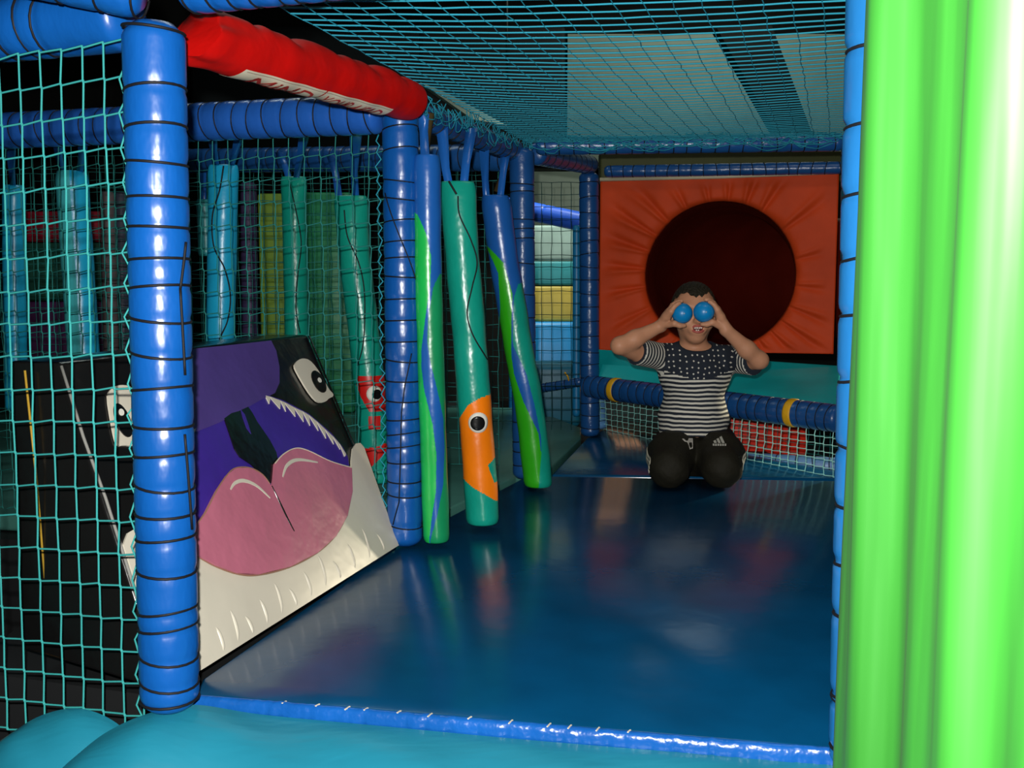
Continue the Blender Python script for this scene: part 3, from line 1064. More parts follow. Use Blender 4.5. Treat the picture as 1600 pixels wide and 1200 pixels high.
# nets below the rail
ln = [gnd(940, 670, 0.002), gnd(1316, 748, 0.002), rb2 + Vector((0, 0, -0.045)), ra2 + Vector((0.06, 0, -0.045))]
net('play_net', ln, (0.043, 0.052), 0.0021, NETP, 'pale teal rope net hanging under the yellow banded rail', jit=0.003, seed=12, zig=0.006)
ln2 = [p + Vector((0.10, 0.22, 0)) for p in ln]
ln2 = [gnd(960, 664, 0.002), gnd(1350, 722, 0.002), at(1350, 640, 3.75), at(960, 612, 4.62)]
net('play_net', ln2, (0.05, 0.05), 0.0013, NETB, 'darker second net a little behind the pale one under the banded rail', jit=0.004, seed=13)
# what is seen through them
def block(name, px0, py0, px1, py1, Y, th, m, label, cat, bev=0.015, skew=0.0, group=None):
    a, b = at(px0, py1, Y), at(px1, py0, Y)
    o = obj(name, box8([Vector((a.x, Y, a.z)), Vector((b.x, Y + skew, a.z)), Vector((b.x, Y + th + skew, a.z)), Vector((a.x, Y + th, a.z)),
                        Vector((a.x, Y, b.z)), Vector((b.x, Y + skew, b.z)), Vector((b.x, Y + th + skew, b.z)), Vector((a.x, Y + th, b.z))]), m, None, base=(a.x, Y, a.z))
    if bev:
        bevel(o, min(bev, (b.z - a.z) * 0.4, abs(b.x - a.x) * 0.4, th * 0.4), 3)
    return sset(o, label, cat, group)


REDB = mat('bright_red_foam', (0.9, 0.03, 0.012), 0.5, 0.4, 0.2, 8)
block('red_block', 1118, 648, 1263, 716, 4.3, 0.25, REDB, 'bright red foam block behind the net under the rail, right of the boy', 'block')
padded_tube('padded_beam', at(1120, 717, 3.98), at(1345, 731, 3.72), 0.034, 'pale blue padded rail lying low behind the net under the red block', 'rail', None, mat('pale_blue_vinyl', (0.2, 0.32, 0.62), 0.35, 0.5, 0.3, 20), spacing=0.07, seed=22, cord=True)
padded_tube('padded_post', gnd(930, 676) + Vector((0.02, 0.09, 0.004)), at(930, 622, 4.62), 0.05, 'short pale blue post stub at the left end of the net under the rail', 'post', None, mat('faded_blue_vinyl', (0.12, 0.3, 0.6), 0.4, 0.5, 0.3, 20), spacing=0.06, seed=23)

# ------------------------------------------------------------------ background through the far-left gap
block('pale_sheet', 800, 352, 899, 407, 5.75, 0.05, mat('pale_mint_panel', (0.35, 0.5, 0.45), 0.6), 'pale mint panel seen through the dark net left of the tunnel', 'panel')
block('teal_pad', 800, 408, 899, 446, 5.75, 0.2, mat('mid_teal_vinyl', (0.03, 0.3, 0.34), 0.5), 'teal pad above the yellow one beyond the dark net', 'pad')
block('yellow_pad', 800, 447, 899, 502, 5.75, 0.2, mat('mustard_vinyl', (0.6, 0.46, 0.08), 0.5), 'mustard yellow pad seen through the dark net left of the tunnel', 'pad')
block('blue_pad', 795, 503, 906, 649, 5.7, 0.3, mat('azure_vinyl', (0.015, 0.3, 0.7), 0.4, 0.5, 0.5, 6), 'bright azure pad under the yellow one beyond the dark net', 'pad', 0.03)
block('step_pad', 826, 570, 908, 668, 5.1, 0.35, mat('petrol_vinyl', (0.01, 0.16, 0.26), 0.45, 0.5, 0.4, 6), 'petrol blue step pad beyond the net, low left of the fourth post', 'pad', 0.03)
lit = padded_tube('padded_beam', at(790, 322, 5.4), at(915, 348, 5.2), 0.05, 'lit royal blue padded beam crossing the pale gap left of the tunnel', 'beam', None, mat('vivid_blue_vinyl', (0.03, 0.13, 0.75), 0.35), spacing=0.4, seed=24, cord=False)
hl = lamp('gap_fill_spot', 'SPOT', (0.25, 4.95, 2.7), 190, (0.95, 1.0, 0.88), 0.1, None, (0.22, 6.1, 0.95))  # added spot, aimed to brighten the pads and boards in the gap
hl.data.spot_size = math.radians(62)
hl.data.spot_blend = 0.6
hl.data.shadow_soft_size = 0.08
st = padded_tube('padded_beam', at(815, 611, 4.9), at(910, 596, 4.8), 0.022, 'thin dark rail low beyond the net, with a yellow strap', 'rail', None, VBd, spacing=0.05, seed=25)
sc_ = at(887, 588, 4.77)
obj('yellow_strap', sweep([sc_ + Vector((-0.015, 0, 0.02)), sc_, sc_ + Vector((0.006, 0, -0.022))], 0.004, 6), YEL, st)
st2 = padded_tube('padded_post', at(901, 560, 5.0) + Vector((0, 0, -0.3)), at(901, 352, 5.0), 0.02, 'slim azure post beside the fourth post, beyond the dark net', 'post', None, mat('azure_post_vinyl', (0.01, 0.22, 0.5), 0.4), spacing=0.3, seed=26, cord=False)

# dark slab crossing the pale boards overhead
dsl = [at(1120, 44, 7.0), at(1206, 40, 7.0), at(1278, 232, 7.0), at(1228, 232, 7.0)]
sset(obj('roof_brace', box8([dsl[3], dsl[2], dsl[2] + Vector((0, .15, 0)), dsl[3] + Vector((0, .15, 0)), dsl[0], dsl[1], dsl[1] + Vector((0, .15, 0)), dsl[0] + Vector((0, .15, 0))]), DARK, None, smooth=False),
     'dark slanting brace in front of the pale wall boards, above the roof net', 'brace')
dsl = [at(656, 128, 5.2), at(700, 146, 5.2), at(792, 196, 5.2), at(738, 186, 5.2)]
slat = empty('pale_panel', dsl[3], 'narrow pale panel slanting above the roof net near the red beam', 'banner')  # pale panel of unknown purpose; its hanger rods are added
obj('board_face', box8([dsl[3], dsl[2], dsl[2] + Vector((0, .1, 0)), dsl[3] + Vector((0, .1, 0)), dsl[0], dsl[1], dsl[1] + Vector((0, .1, 0)), dsl[0] + Vector((0, .1, 0))]), PALE, slat, smooth=False)
for q in (dsl[0], dsl[2]):
    obj('hanger_rod', sweep([q + Vector((0, .05, -0.01)), Vector((q.x, q.y + .05, ZC))], 0.006, 8), DARK, slat)
block('upper_beam', 300, 40, 884, 262, 7.2, 0.2, mat('black_upper_pad', (0.006, 0.012, 0.014), 0.7), 'big black upper level pad far above, left of the pale boards', 'pad', 0.03)
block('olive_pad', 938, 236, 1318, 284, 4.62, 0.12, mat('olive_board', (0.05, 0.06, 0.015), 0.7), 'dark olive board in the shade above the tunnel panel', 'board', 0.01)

# ------------------------------------------------------------------ hanging tubes (eels and fish)


def pw(tab, y):
    if y <= tab[0][0]:
        return tab[0][1]
    for (y0, x0), (y1, x1) in zip(tab, tab[1:]):
        if y <= y1:
            return x0 + (x1 - x0) * (y - y0) / (y1 - y0)
    return tab[-1][1]


def hang_tube(name, centre, Y, r, color_of, mats, label, cat='hanging tube', group=None, seg=72, rows=170, flat_top=0.0, names=None, straps=(), lab=None, Y2=None):
    """centre: [(y,x)] of the axis in the photograph, made 3-D at depth Y; color_of(y, s, side) -> index into mats"""
    centre = dens([(float(a), float(b)) for a, b in centre], 6)
    y0, y1 = centre[0][0], centre[-1][0]
    Y2 = Y2 or Y
    P, ys = [], []
    for i in range(rows + 1):
        y = lerp(y0, y1, i / rows)
        P.append(at(pw(centre, y), y, lerp(Y, Y2, i / rows)))
        ys.append(y)
    root = empty(name, P[-1], label, cat, group)
    V = []
    rn = random.Random(int(y1 * 7))
    for i, p in enumerate(P):
        f = i / rows
        e = min(f * 24, (1 - f) * 60, 1)
        rr = r * (0.86 + 0.14 * math.sqrt(e)) * (1 + 0.012 * math.sin(f * 23) + 0.01 * math.sin(f * 51))
        sq = flat_top * math.exp(-f * 14)
        for k in range(seg):
            an = 2 * math.pi * k / seg
            V.append(p + Vector((math.sin(an) * rr * (1 + 0.18 * sq), -math.cos(an) * rr * (1 - 0.75 * sq), 0)))
    Fs = {}
    for i in range(rows):
        for k in range(seg):
            an = 2 * math.pi * (k + 0.5) / seg
            s = math.sin(an)
            c = color_of((ys[i] + ys[i + 1]) / 2, s, math.cos(an) > 0)
            k2 = (k + 1) % seg
            Fs.setdefault(c, []).append((i * seg + k, (i + 1) * seg + k, (i + 1) * seg + k2, i * seg + k2))
    Fs.setdefault(color_of(y0 + 1, 0, True), []).append(tuple(range(seg)))
    Fs.setdefault(color_of(y1 - 1, 0, True), []).append(tuple(rows * seg + k for k in range(seg - 1, -1, -1)))
    for c, fs in Fs.items():
        used = sorted({i for q in fs for i in q})
        mp = {i: n for n, i in enumerate(used)}
        obj((names or ['tube_skin'] * 9)[c], ([V[i] for i in used], [tuple(mp[i] for i in q) for q in fs]), mats[c], root, label=(lab or {}).get(c))
    for (pts) in straps:
        L = [at(*q) for q in pts]
        vs, fs = [], []
        for i, q in enumerate(L):
            wd = 0.011 if i < len(L) - 1 else 0.017
            vs += [q + Vector((-wd, 0, 0)), q + Vector((wd, 0, 0)), q + Vector((wd, 0.003, 0)), q + Vector((-wd, 0.003, 0))]
        for i in range(len(L) - 1):
            for k in range(4):
                fs.append((i * 4 + k, i * 4 + (k + 1) % 4, i * 4 + 4 + (k + 1) % 4, i * 4 + 4 + k))
        obj('strap', (vs, fs), EELB, root)
    return root, (lambda y: (at(pw(centre, y), y, lerp(Y, Y2, (y - y0) / (y1 - y0))))), centre


def surf_line(root, axis, r, tab, m, wd, name='seam_line', label=None):
    """dark piping laid along the front of a tube: tab = [(y, s)] with s the sideways position -1..1"""
    pts = []
    for y, s in dens([(float(a), float(b)) for a, b in tab], 8):
        s = max(-0.97, min(0.97, s))
        an = math.asin(s)
        p = axis(y) + Vector((math.sin(an) * (r + 0.0006), -math.cos(an) * (r + 0.0006), 0))
        pts.append(p)
    return obj(name, sweep(pts, wd, 6), m, root, label=label)


def sticker(root, axis, r, y, s, rad, m, name, off, parent=None, sx=1.0):
    """round patch lying on the curve of a tube"""
    p0 = axis(y)
    V = []
    n, rings = 28, 4
    an0 = math.asin(s)
    V.append(p0 + Vector((math.sin(an0), -math.cos(an0), 0)) * (r + off))
    for q in range(1, rings + 1):
        for k in range(n):
            t = 2 * math.pi * k / n
            an = an0 + math.cos(t) * rad * sx * q / rings / r
            V.append(p0 + Vector((math.sin(an) * (r + off), -math.cos(an) * (r + off), math.sin(t) * rad * q / rings)))
    for k in range(n):
        t = 2 * math.pi * k / n
        an = an0 + math.cos(t) * rad * sx / r
        V.append(p0 + Vector((math.sin(an) * (r - 0.001), -math.cos(an) * (r - 0.001), math.sin(t) * rad)))
    Fc = [(0, 1 + k, 1 + (k + 1) % n) for k in range(n)]
    for q in range(rings):
        for k in range(n):
            k2 = (k + 1) % n
            a, b = 1 + q * n, 1 + (q + 1) * n
            Fc.append((a + k, b + k, b + k2, a + k2))
    return obj(name, (V, Fc), m, parent or root)


px_r = lambda Y, r: r * F / (Y * 0.998)
# E1: blue top, green and blue spirals, beside the second post
Y_ = gnd(682, 848, 0.01).y
r_ = 21.0 * Y_ / F
c1 = [(243, 667), (330, 668), (430, 669), (563, 673), (690, 677), (845, 682)]
A1 = [(330, 640), (336, 653), (367, 668), (402, 676), (449, 674), (497, 666), (544, 659), (573, 659), (604, 663), (661, 678), (706, 684), (763, 683), (804, 676), (846, 670)]
B1 = [(425, 720), (428, 689), (449, 679), (497, 671), (532, 669), (563, 674), (601, 684), (652, 695), (696, 697), (753, 695), (801, 685), (846, 671)]


def col1(y, s, front):
    x = pw(c1, y) + s * 22.5
    if y > 331 and x < pw(A1, y):
        return 1
    if y > 426 and x > pw(B1, y):
        return 2
    return 0


e, ax, _ = hang_tube('hanging_eel', c1, Y_, r_, col1, [EELB, EELG, EELD], 'hanging blue and green spiral foam eel beside the second post',
                     names=['blue_skin', 'stripe', 'stripe'], lab={1: 'bright green spiral stripe', 2: 'dark green spiral stripe'}, seg=200, rows=260,
                     straps=[[(664, 246, Y_), (662, 205, 2.55), (660, 178, 2.54)]])
# E2: sea green with the orange head
Y2_ = gnd(754, 817, 0.02).y
r2 = 26.3 * Y2_ / F
c2 = [(284, 715), (340, 718), (420, 724), (497, 731), (563, 736), (690, 746), (760, 751), (817, 754)]


def col2(y, s, front):
    x = pw(c2, y) + s * 26.3
    top = pw([(719, 652), (722, 645), (733, 630), (749, 620), (766, 614), (790, 612)], x) if False else None
    tx = [(690, 668), (717, 655), (722, 646), (733, 630), (749, 620), (766, 615), (790, 612)]
    bx_ = [(690, 735), (727, 748), (730, 750), (742, 758), (758, 767), (776, 780), (800, 795)]
    if y > pw(tx, x) and y < pw(bx_, x):
        # mouth notch on the right
        if 700 < y < 752 and x > 763 + (y - 723) * (0.33 if y > 723 else -1.2):
            return 0
        return 1
    return 0


e, ax, _ = hang_tube('hanging_eel', c2, Y2_, r2, col2, [EELT, ORANGE], 'hanging sea green foam eel with an orange head and round white eye',
                     names=['green_skin', 'head_patch'], lab={1: 'orange head'}, flat_top=0.5, seg=200, rows=260,
                     straps=[[(702, 292, Y2_), (696, 262, Y2_), (690, 196, 2.72)], [(725, 284, Y2_), (728, 255, Y2_), (737, 200, 2.86)]])
surf_line(e, ax, r2, [(309, 0.03), (338, 0.06), (376, 0.6), (411, 0.85), (449, 0.45), (487, 0.04), (519, 0.22), (554, 0.85), (562, 0.98)], CORD, 0.0022, 'seam_line', 'black wavy line')
surf_line(e, ax, r2, [(286, -0.45), (296, -0.25), (306, -0.05)], CORD, 0.003, 'top_slit')
ey = sticker(e, ax, r2, 657, 0.2, 0.028, WPAINT, 'eye', 0.0016)
sticker(e, ax, r2, 658, 0.15, 0.0195, BLACK, 'pupil', 0.003, ey)
# E3: leaning blue and green eel
Y3_ = gnd(841, 759, 0.012).y
r3 = 22.8 * Y3_ / F
c3 = [(306, 774), (400, 786), (481, 800), (554, 812), (611, 823), (674, 832), (728, 838), (759, 841)]
G_l = [(384, 759), (427, 779), (481, 782), (516, 780), (518, 700)]
G_r = [(384, 761), (411, 787), (459, 801), (497, 799), (554, 799), (582, 803), (627, 818), (674, 841), (706, 845), (760, 841)]
T_l = [(440, 850), (443, 810), (465, 803), (528, 801), (541, 803), (582, 822), (627, 834), (680, 845), (706, 845), (760, 841)]


def col3(y, s, front):
    x = pw(c3, y) + s * 22.8
    if y > 384 and pw(G_l, y) < x < pw(G_r, y):
        return 1
    if y > 441 and x > pw(T_l, y):
        return 2
    return 0


e, ax, _ = hang_tube('hanging_eel', c3, Y3_, r3, col3, [EELB, EELL, EELT], 'hanging leaning foam eel, blue with grass green stripe, third from the whale',
                     names=['blue_skin', 'stripe', 'stripe'], lab={1: 'grass green spiral stripe', 2: 'sea green spiral stripe'}, seg=200, rows=260,
                     straps=[[(760, 308, Y3_), (758, 280, Y3_), (756, 222, 3.08)], [(782, 306, Y3_), (786, 270, Y3_), (790, 238, 3.3)]])
# E4: sky blue tube behind the net
Y4 = 3.3
c4 = [(258, 349), (350, 348), (450, 346), (560, 343), (650, 341)]
e, ax, _ = hang_tube('hanging_tube', c4, Y4, 0.048, lambda y, s, f: 0, [EELS], 'sky blue hanging foam tube with a black wavy line, behind the whale\'s top edge', flat_top=0.6, straps=[[(338, 262, Y4), (334, 235, 3.2), (330, 206, 2.98)], [(360, 262, Y4), (368, 235, 3.2), (375, 206, 2.98)]])
surf_line(e, ax, 0.048, [(262, 0.3), (300, 0.05), (340, -0.45), (385, -0.3), (420, 0.45), (460, 0.8), (500, 0.7), (530, 0.25), (560, 0.0)], CORD, 0.0026, 'seam_line', 'black wavy line')
# E5: narrow green tube
Y5 = 3.6
c5 = [(276, 459), (350, 460), (450, 462), (560, 464), (680, 466)]
e, ax, _ = hang_tube('hanging_tube', c5, Y5, 0.043, lambda y, s, f: 0, [EELT], 'narrow sea green hanging foam tube with a gathered top, behind the net', flat_top=0.9, straps=[[(462, 282, Y5), (468, 250, 3.5), (476, 206, 3.0)], [(452, 282, Y5), (444, 255, 3.6), (436, 238, 3.85)]])
surf_line(e, ax, 0.043, [(282, -0.2), (330, 0.35), (380, 0.7), (430, 0.4), (480, 0.2), (520, 0.5)], CORD, 0.0022)
# E6: sea green tube with red fish head
Y6 = 3.15
r6 = 0.05
c6 = [(306, 548), (400, 554), (500, 566), (600, 577), (700, 586), (752, 590)]


def col6(y, s, front):
    x = pw(c6, y) + s * 24
    if 585 < y < 640 and x > pw([(585, 563), (600, 560), (619, 567), (640, 580)], y):
        return 1
    if 647 < y < 668 and 579 < x < 597:
        return 1
    if x > 564 and pw([(560, 699), (590, 695), (604, 690)], x) < y < pw([(566, 705), (582, 727), (597, 712), (610, 700)], x):
        return 1
    return 0


e, ax, _ = hang_tube('hanging_eel', c6, Y6, r6, col6, [EELT, mat('fish_red_vinyl', (0.6, 0.012, 0.01), 0.35)], 'hanging sea green tube with a red fish head, between the whale and the second post',
                     names=['green_skin', 'head_patch'], lab={1: 'red fish head'}, seg=200, rows=260, flat_top=0.7, straps=[[(530, 312, Y6), (524, 270, 3.2), (516, 240, 3.8)], [(556, 312, Y6), (553, 270, 3.1), (556, 206, 2.66)]])
surf_line(e, ax, r6, [(330, -0.3), (370, -0.2), (410, 0.35), (450, 0.5), (500, 0.3), (540, 0.0), (570, -0.5)], CORD, 0.0022)
ey = sticker(e, ax, r6, 613, 0.42, 0.026, WPAINT, 'eye', 0.0016)
sticker(e, ax, r6, 614, 0.55, 0.016, BLACK, 'pupil', 0.003, ey)
# E7, E8: pale tubes on the far left
c7 = [(268, 112), (350, 117), (450, 124), (560, 131), (640, 136)]
hang_tube('hanging_tube', c7, 3.15, 0.049, lambda y, s, f: 1 if s > 0.25 else 0, [EELP, EELS], 'light teal hanging foam tube with a blue side, behind the far left net', names=['tube_skin', 'side_strip'], lab={1: 'bluer side strip'}, seg=48, rows=60,
          straps=[[(96, 272, 3.15), (92, 245, 3.0), (88, 210, 2.84)], [(124, 272, 3.15), (128, 245, 3.0), (130, 210, 2.83)]])
c8 = [(290, 22), (400, 22), (560, 25), (640, 26)]
hang_tube('hanging_tube', c8, 3.7, 0.040, lambda y, s, f: 0, [EELS], 'dim sky blue hanging foam tube at the very left edge behind the net', seg=48, rows=60, straps=[[(20, 294, 3.7), (18, 265, 3.5), (16, 222, 3.0)]])
# small far tube
hang_tube('hanging_tube', [(312, 318), (340, 320), (400, 322)], 4.12, 0.032, lambda y, s, f: 0, [EELP], 'small dim teal hanging tube left of the sky blue one, far behind the net', seg=32, rows=20, straps=[[(318, 314, 4.12), (318, 290, 4.12), (316, 256, 4.06)]])

# far shapes in the left lane
padded_tube('padded_post', Vector((at(388, 500, 4.9).x, 4.9, 0.004)), at(388, 285, 4.9), 0.04, 'dim purple post far behind the net, between the sky blue and green tubes', 'post', None, mat('dull_purple_vinyl', (0.06, 0.04, 0.12), 0.5), spacing=0.06, seed=31)
padded_tube('padded_post', Vector((at(170, 500, 4.5).x, 4.5, 0.004)), at(168, 300, 4.5), 0.034, 'dim brownish post far behind the left net beside the nearest post', 'post', None, mat('brown_grey_vinyl', (0.14, 0.11, 0.12), 0.5), spacing=0.06, seed=32)
padded_tube('padded_post', Vector((at(190, 500, 4.9).x, 4.9, 0.004)), at(188, 300, 4.9), 0.03, 'second dim brownish post close behind the nearest blue post', 'post', None, mat('slate_vinyl', (0.07, 0.08, 0.13), 0.5), spacing=0.06, seed=33)
gy = at(410, 505, 5.2)
block('yellow_green_mat', 410, 302, 456, 645, 5.25, 0.12, mat('yellow_green_vinyl', (0.25, 0.42, 0.05), 0.5), 'upright yellow green mat far behind the narrow green tube', 'mat')
block('green_mat', 457, 300, 548, 645, 5.25, 0.12, mat('deep_green_vinyl', (0.02, 0.3, 0.12), 0.4, 0.5, 0.6, 6), 'upright deep green mat far behind, right of the yellow green one', 'mat')
block('red_mat', 28, 330, 165, 378, 5.05, 0.1, mat('crimson_vinyl', (0.35, 0.01, 0.03), 0.5), 'dim crimson pad far behind the far left net', 'pad')
block('purple_mat', 30, 471, 170, 650, 5.05, 0.1, mat('plum_vinyl', (0.08, 0.02, 0.09), 0.5), 'dim plum pad low behind the far left net', 'pad')
block('green_screen', 28, 379, 180, 470, 5.05, 0.08, mat('bottle_green_board', (0.01, 0.09, 0.06), 0.6), 'dark green board between the crimson and plum pads far left', 'board')

# straps of brown webbing by the second and third post
for k, (pp, lb) in enumerate((([(672, 176, 2.56), (668, 200, 2.57), (664, 236, 2.6)], 'brown webbing strap on the beam right of the second post'),
                              ([(796, 236, 3.5), (790, 262, 3.5), (776, 300, 3.5)], 'brown webbing strap by the top of the third post'))):
    L = [at(*q) for q in pp]
    sset(obj('webbing_strap', sweep(L, 0.012, 8), RUST, None, base=L[-1]), lb, 'strap')

# ------------------------------------------------------------------ the boy: one continuous body grown from a distance field


class Field:
    def __init__(self, lo, hi, h):
        self.lo = np.array(lo, float)
        self.h = h
        self.n = np.ceil((np.array(hi) - self.lo) / h).astype(int) + 1
        self.d = np.full(self.n, 1.0, np.float32)

    def _win(self, lo, hi, pad):
        i0 = np.maximum(0, np.floor((np.array(lo) - pad - self.lo) / self.h).astype(int))
        i1 = np.minimum(self.n, np.ceil((np.array(hi) + pad - self.lo) / self.h).astype(int) + 1)
        if np.any(i1 <= i0):
            return None
        ax = [self.lo[k] + self.h * np.arange(i0[k], i1[k]) for k in range(3)]
        X = ax[0][:, None, None]
        Y = ax[1][None, :, None]
        Z = ax[2][None, None, :]
        return tuple(slice(a, b) for a, b in zip(i0, i1)), X, Y, Z

    def _put(self, sl, d, k, sub=False):
        o = self.d[sl]
        d = d.astype(np.float32)
        if sub:
            d = -d
            hh = np.clip(0.5 - 0.5 * (o - d) / k, 0, 1)
            self.d[sl] = o * (1 - hh) + d * hh + k * hh * (1 - hh)
        else:
            hh = np.clip(0.5 + 0.5 * (o - d) / k, 0, 1)
            self.d[sl] = o * (1 - hh) + d * hh - k * hh * (1 - hh)

    def cone(self, a, b, ra, rb, k=0.012, sub=False):
        a, b = np.array(a, float), np.array(b, float)
        m = max(ra, rb)
        wn_ = self._win(np.minimum(a, b), np.maximum(a, b), m + k + 2 * self.h + 0.02)
        if wn_ is None:
            return
        sl, X, Y, Z = wn_
        ab = b - a
        L2 = max((ab ** 2).sum(), 1e-12)
        t = np.clip(((X - a[0]) * ab[0] + (Y - a[1]) * ab[1] + (Z - a[2]) * ab[2]) / L2, 0, 1)
        d = np.sqrt((X - a[0] - ab[0] * t) ** 2 + (Y - a[1] - ab[1] * t) ** 2 + (Z - a[2] - ab[2] * t) ** 2) - (ra + (rb - ra) * t)
        self._put(sl, d, k, sub)

    def chain(self, pts, rad, k=0.012):
        for i in range(len(pts) - 1):
            self.cone(pts[i], pts[i + 1], rad[i], rad[i + 1], k)

    def ell(self, c, r, k=0.012, sub=False):
        c, r = np.array(c, float), np.array(r, float)
        wn_ = self._win(c - r, c + r, k + 2 * self.h + 0.02)
        if wn_ is None:
            return
        sl, X, Y, Z = wn_
        x, y, z = (X - c[0]) / r[0], (Y - c[1]) / r[1], (Z - c[2]) / r[2]
        k0 = np.sqrt(x * x + y * y + z * z)
        k1 = np.sqrt((x / r[0]) ** 2 + (y / r[1]) ** 2 + (z / r[2]) ** 2) + 1e-9
        self._put(sl, k0 * (k0 - 1) / k1, k, sub)

    def cut(self, p, n):
        """keep the side the normal n points away from"""
        ax = [self.lo[k] + self.h * np.arange(self.n[k]) for k in range(3)]
        d = (ax[0][:, None, None] - p[0]) * n[0] + (ax[1][None, :, None] - p[1]) * n[1] + (ax[2][None, None, :] - p[2]) * n[2]
        self.d = np.maximum(self.d, d.astype(np.float32))

    def mesh(self, smooth=2):
        d = self.d
        s = d < 0
        cnt = np.zeros(self.n - 1, np.int16)
        acc = np.zeros(tuple(self.n - 1) + (3,), np.float32)

        def sl(off):
            return tuple(slice(o, o + m - 1) for o, m in zip(off, self.n))
        for axis in range(3):
            o1, o2 = [q for q in range(3) if q != axis]
            for u in (0, 1):
                for v in (0, 1):
                    p = [0, 0, 0]
                    p[o1], p[o2] = u, v
                    q = list(p)
                    q[axis] = 1
                    da, db = d[sl(p)], d[sl(q)]
                    m = (da < 0) != (db < 0)
                    t = np.where(m, da / np.where(m, da - db, 1), 0)
                    cnt += m
                    acc[..., axis] += t
                    acc[..., o1] += u * m
                    acc[..., o2] += v * m
        act = np.argwhere(cnt > 0)
        idx = -np.ones(self.n - 1, np.int64)
        idx[tuple(act.T)] = np.arange(len(act))
        V = act + acc[tuple(act.T)] / cnt[tuple(act.T)][:, None]
        V = self.lo + V * self.h
        Q = []
        for axis in range(3):
            o1, o2 = [(1, 2), (2, 0), (0, 1)][axis]
            a = [slice(1, -1)] * 3
            b = [slice(1, -1)] * 3
            a[axis] = slice(0, -1)
            b[axis] = slice(1, None)
            sa, sb = s[tuple(a)], s[tuple(b)]
            for flag in (True, False):
                e = np.argwhere((sa != sb) & (sa == flag))
                if not len(e):
                    continue
                off = np.array([1, 1, 1])
                off[axis] = 0
                e = e + off
                e1 = np.zeros(3, int)
                e1[o1] = 1
                e2 = np.zeros(3, int)
                e2[o2] = 1
                c = [e, e - e1, e - e1 - e2, e - e2]
                ii = [idx[tuple(np.clip(cc, 0, np.array(idx.shape) - 1).T)] for cc in c]
                quad = np.stack(ii, 1)
                if not flag:
                    quad = quad[:, ::-1]
                Q.append(quad)
        Q = np.concatenate(Q)
        Q = Q[(Q >= 0).all(1)]
        # light smoothing
        for _ in range(smooth):
            S_ = np.zeros_like(V)
            n_ = np.zeros(len(V))
            for a_, b_ in ((0, 1), (1, 2), (2, 3), (3, 0)):
                np.add.at(S_, Q[:, a_], V[Q[:, b_]])
                np.add.at(S_, Q[:, b_], V[Q[:, a_]])
                np.add.at(n_, Q[:, a_], 1)
                np.add.at(n_, Q[:, b_], 1)
            V = 0.5 * V + 0.5 * S_ / np.maximum(n_, 1)[:, None]
        return V, Q


def T(px, py, Y):
    p = at(px, py, Y)
    return np.array((p.x, p.y, p.z))


YT = 3.42
hd = T(1084.5, 490, 3.40)            # middle of the head
neck = T(1086, 545, 3.425)
chest = T(1085, 585, 3.43)
waist = T(1083, 655, 3.45)
pelv = T(1086, 698, 3.47)
shL, shR = T(1036, 556, 3.43), T(1138, 559, 3.42)
elL, elR = T(968, 540, 3.27), T(1187, 563, 3.27)
wrL, wrR = T(1033, 509, 3.30), T(1134, 515, 3.23)
balL, balR = T(1065.8, 489.5, 3.262), T(1099.8, 487.3, 3.225)
RBALL = 0.0345
kneeL, kneeR = T(1046, 742, 3.22), T(1128, 742, 3.22)
kneeL[2] = kneeR[2] = 0.066
hipL, hipR = T(1064, 700, 3.46), T(1110, 700, 3.46)
ankL, ankR = np.array((kneeL[0] + 0.03, 3.56, 0.045)), np.array((kneeR[0] - 0.03, 3.56, 0.045))

H_ = 0.0034
body = Field((0.28, 2.98, -0.005), (0.95, 3.80, 0.76), H_)
# trunk
body.chain([pelv, waist, chest], [0.085, 0.088, 0.095], 0.03)
body.chain([shL, neck + np.array((0, 0.01, -0.03)), shR], [0.035, 0.05, 0.035], 0.03)
# legs, folded under
for hp, kn, an in ((hipL, kneeL, ankL), (hipR, kneeR, ankR)):
    body.chain([hp, kn], [0.062, 0.048], 0.02)
    body.chain([kn, (kn + an) / 2 + np.array((0, 0, 0.004)), an], [0.046, 0.045, 0.03], 0.015)
    body.chain([an, an + np.array((0.005, 0.09, -0.012)), an + np.array((0.005, 0.15, -0.022))], [0.029, 0.026, 0.018], 0.012)
# neck and head
body.chain([neck + np.array((0, 0.012, -0.03)), hd + np.array((0, 0.022, -0.05))], [0.048, 0.044], 0.02)
body.ell(hd + np.array((0, 0.012, 0.024)), (0.0725, 0.088, 0.078), 0.02)
body.ell(hd + np.array((0, -0.008, -0.03)), (0.058, 0.066, 0.068), 0.03)
body.ell(hd + np.array((0, -0.045, -0.079)), (0.027, 0.025, 0.022), 0.025)       # chin
for sg in (-1, 1):
    body.ell(hd + np.array((sg * 0.034, -0.05, -0.03)), (0.024, 0.022, 0.024), 0.02)   # cheek
    body.ell(hd + np.array((sg * 0.026, -0.064, 0.027)), (0.026, 0.012, 0.010), 0.015)  # brow
    body.ell(hd + np.array((sg * 0.0765, 0.014, -0.006)), (0.009, 0.02, 0.029), 0.006)  # ear
    body.ell(hd + np.array((sg * 0.081, 0.008, -0.003)), (0.006, 0.011, 0.017), 0.004, True)
    body.ell(hd + np.array((sg * 0.029, -0.082, 0.006)), (0.017, 0.014, 0.011), 0.008, True)  # eye socket
body.chain([hd + np.array((0, -0.073, 0.018)), hd + np.array((0, -0.086, -0.012)), hd + np.array((0, -0.09, -0.021))], [0.008, 0.010, 0.0125], 0.010)
for sg in (-1, 1):
    body.ell(hd + np.array((sg * 0.0105, -0.083, -0.024)), (0.0075, 0.008, 0.006), 0.006)
mouth_c = hd + np.array((0.0, -0.074, -0.0495))
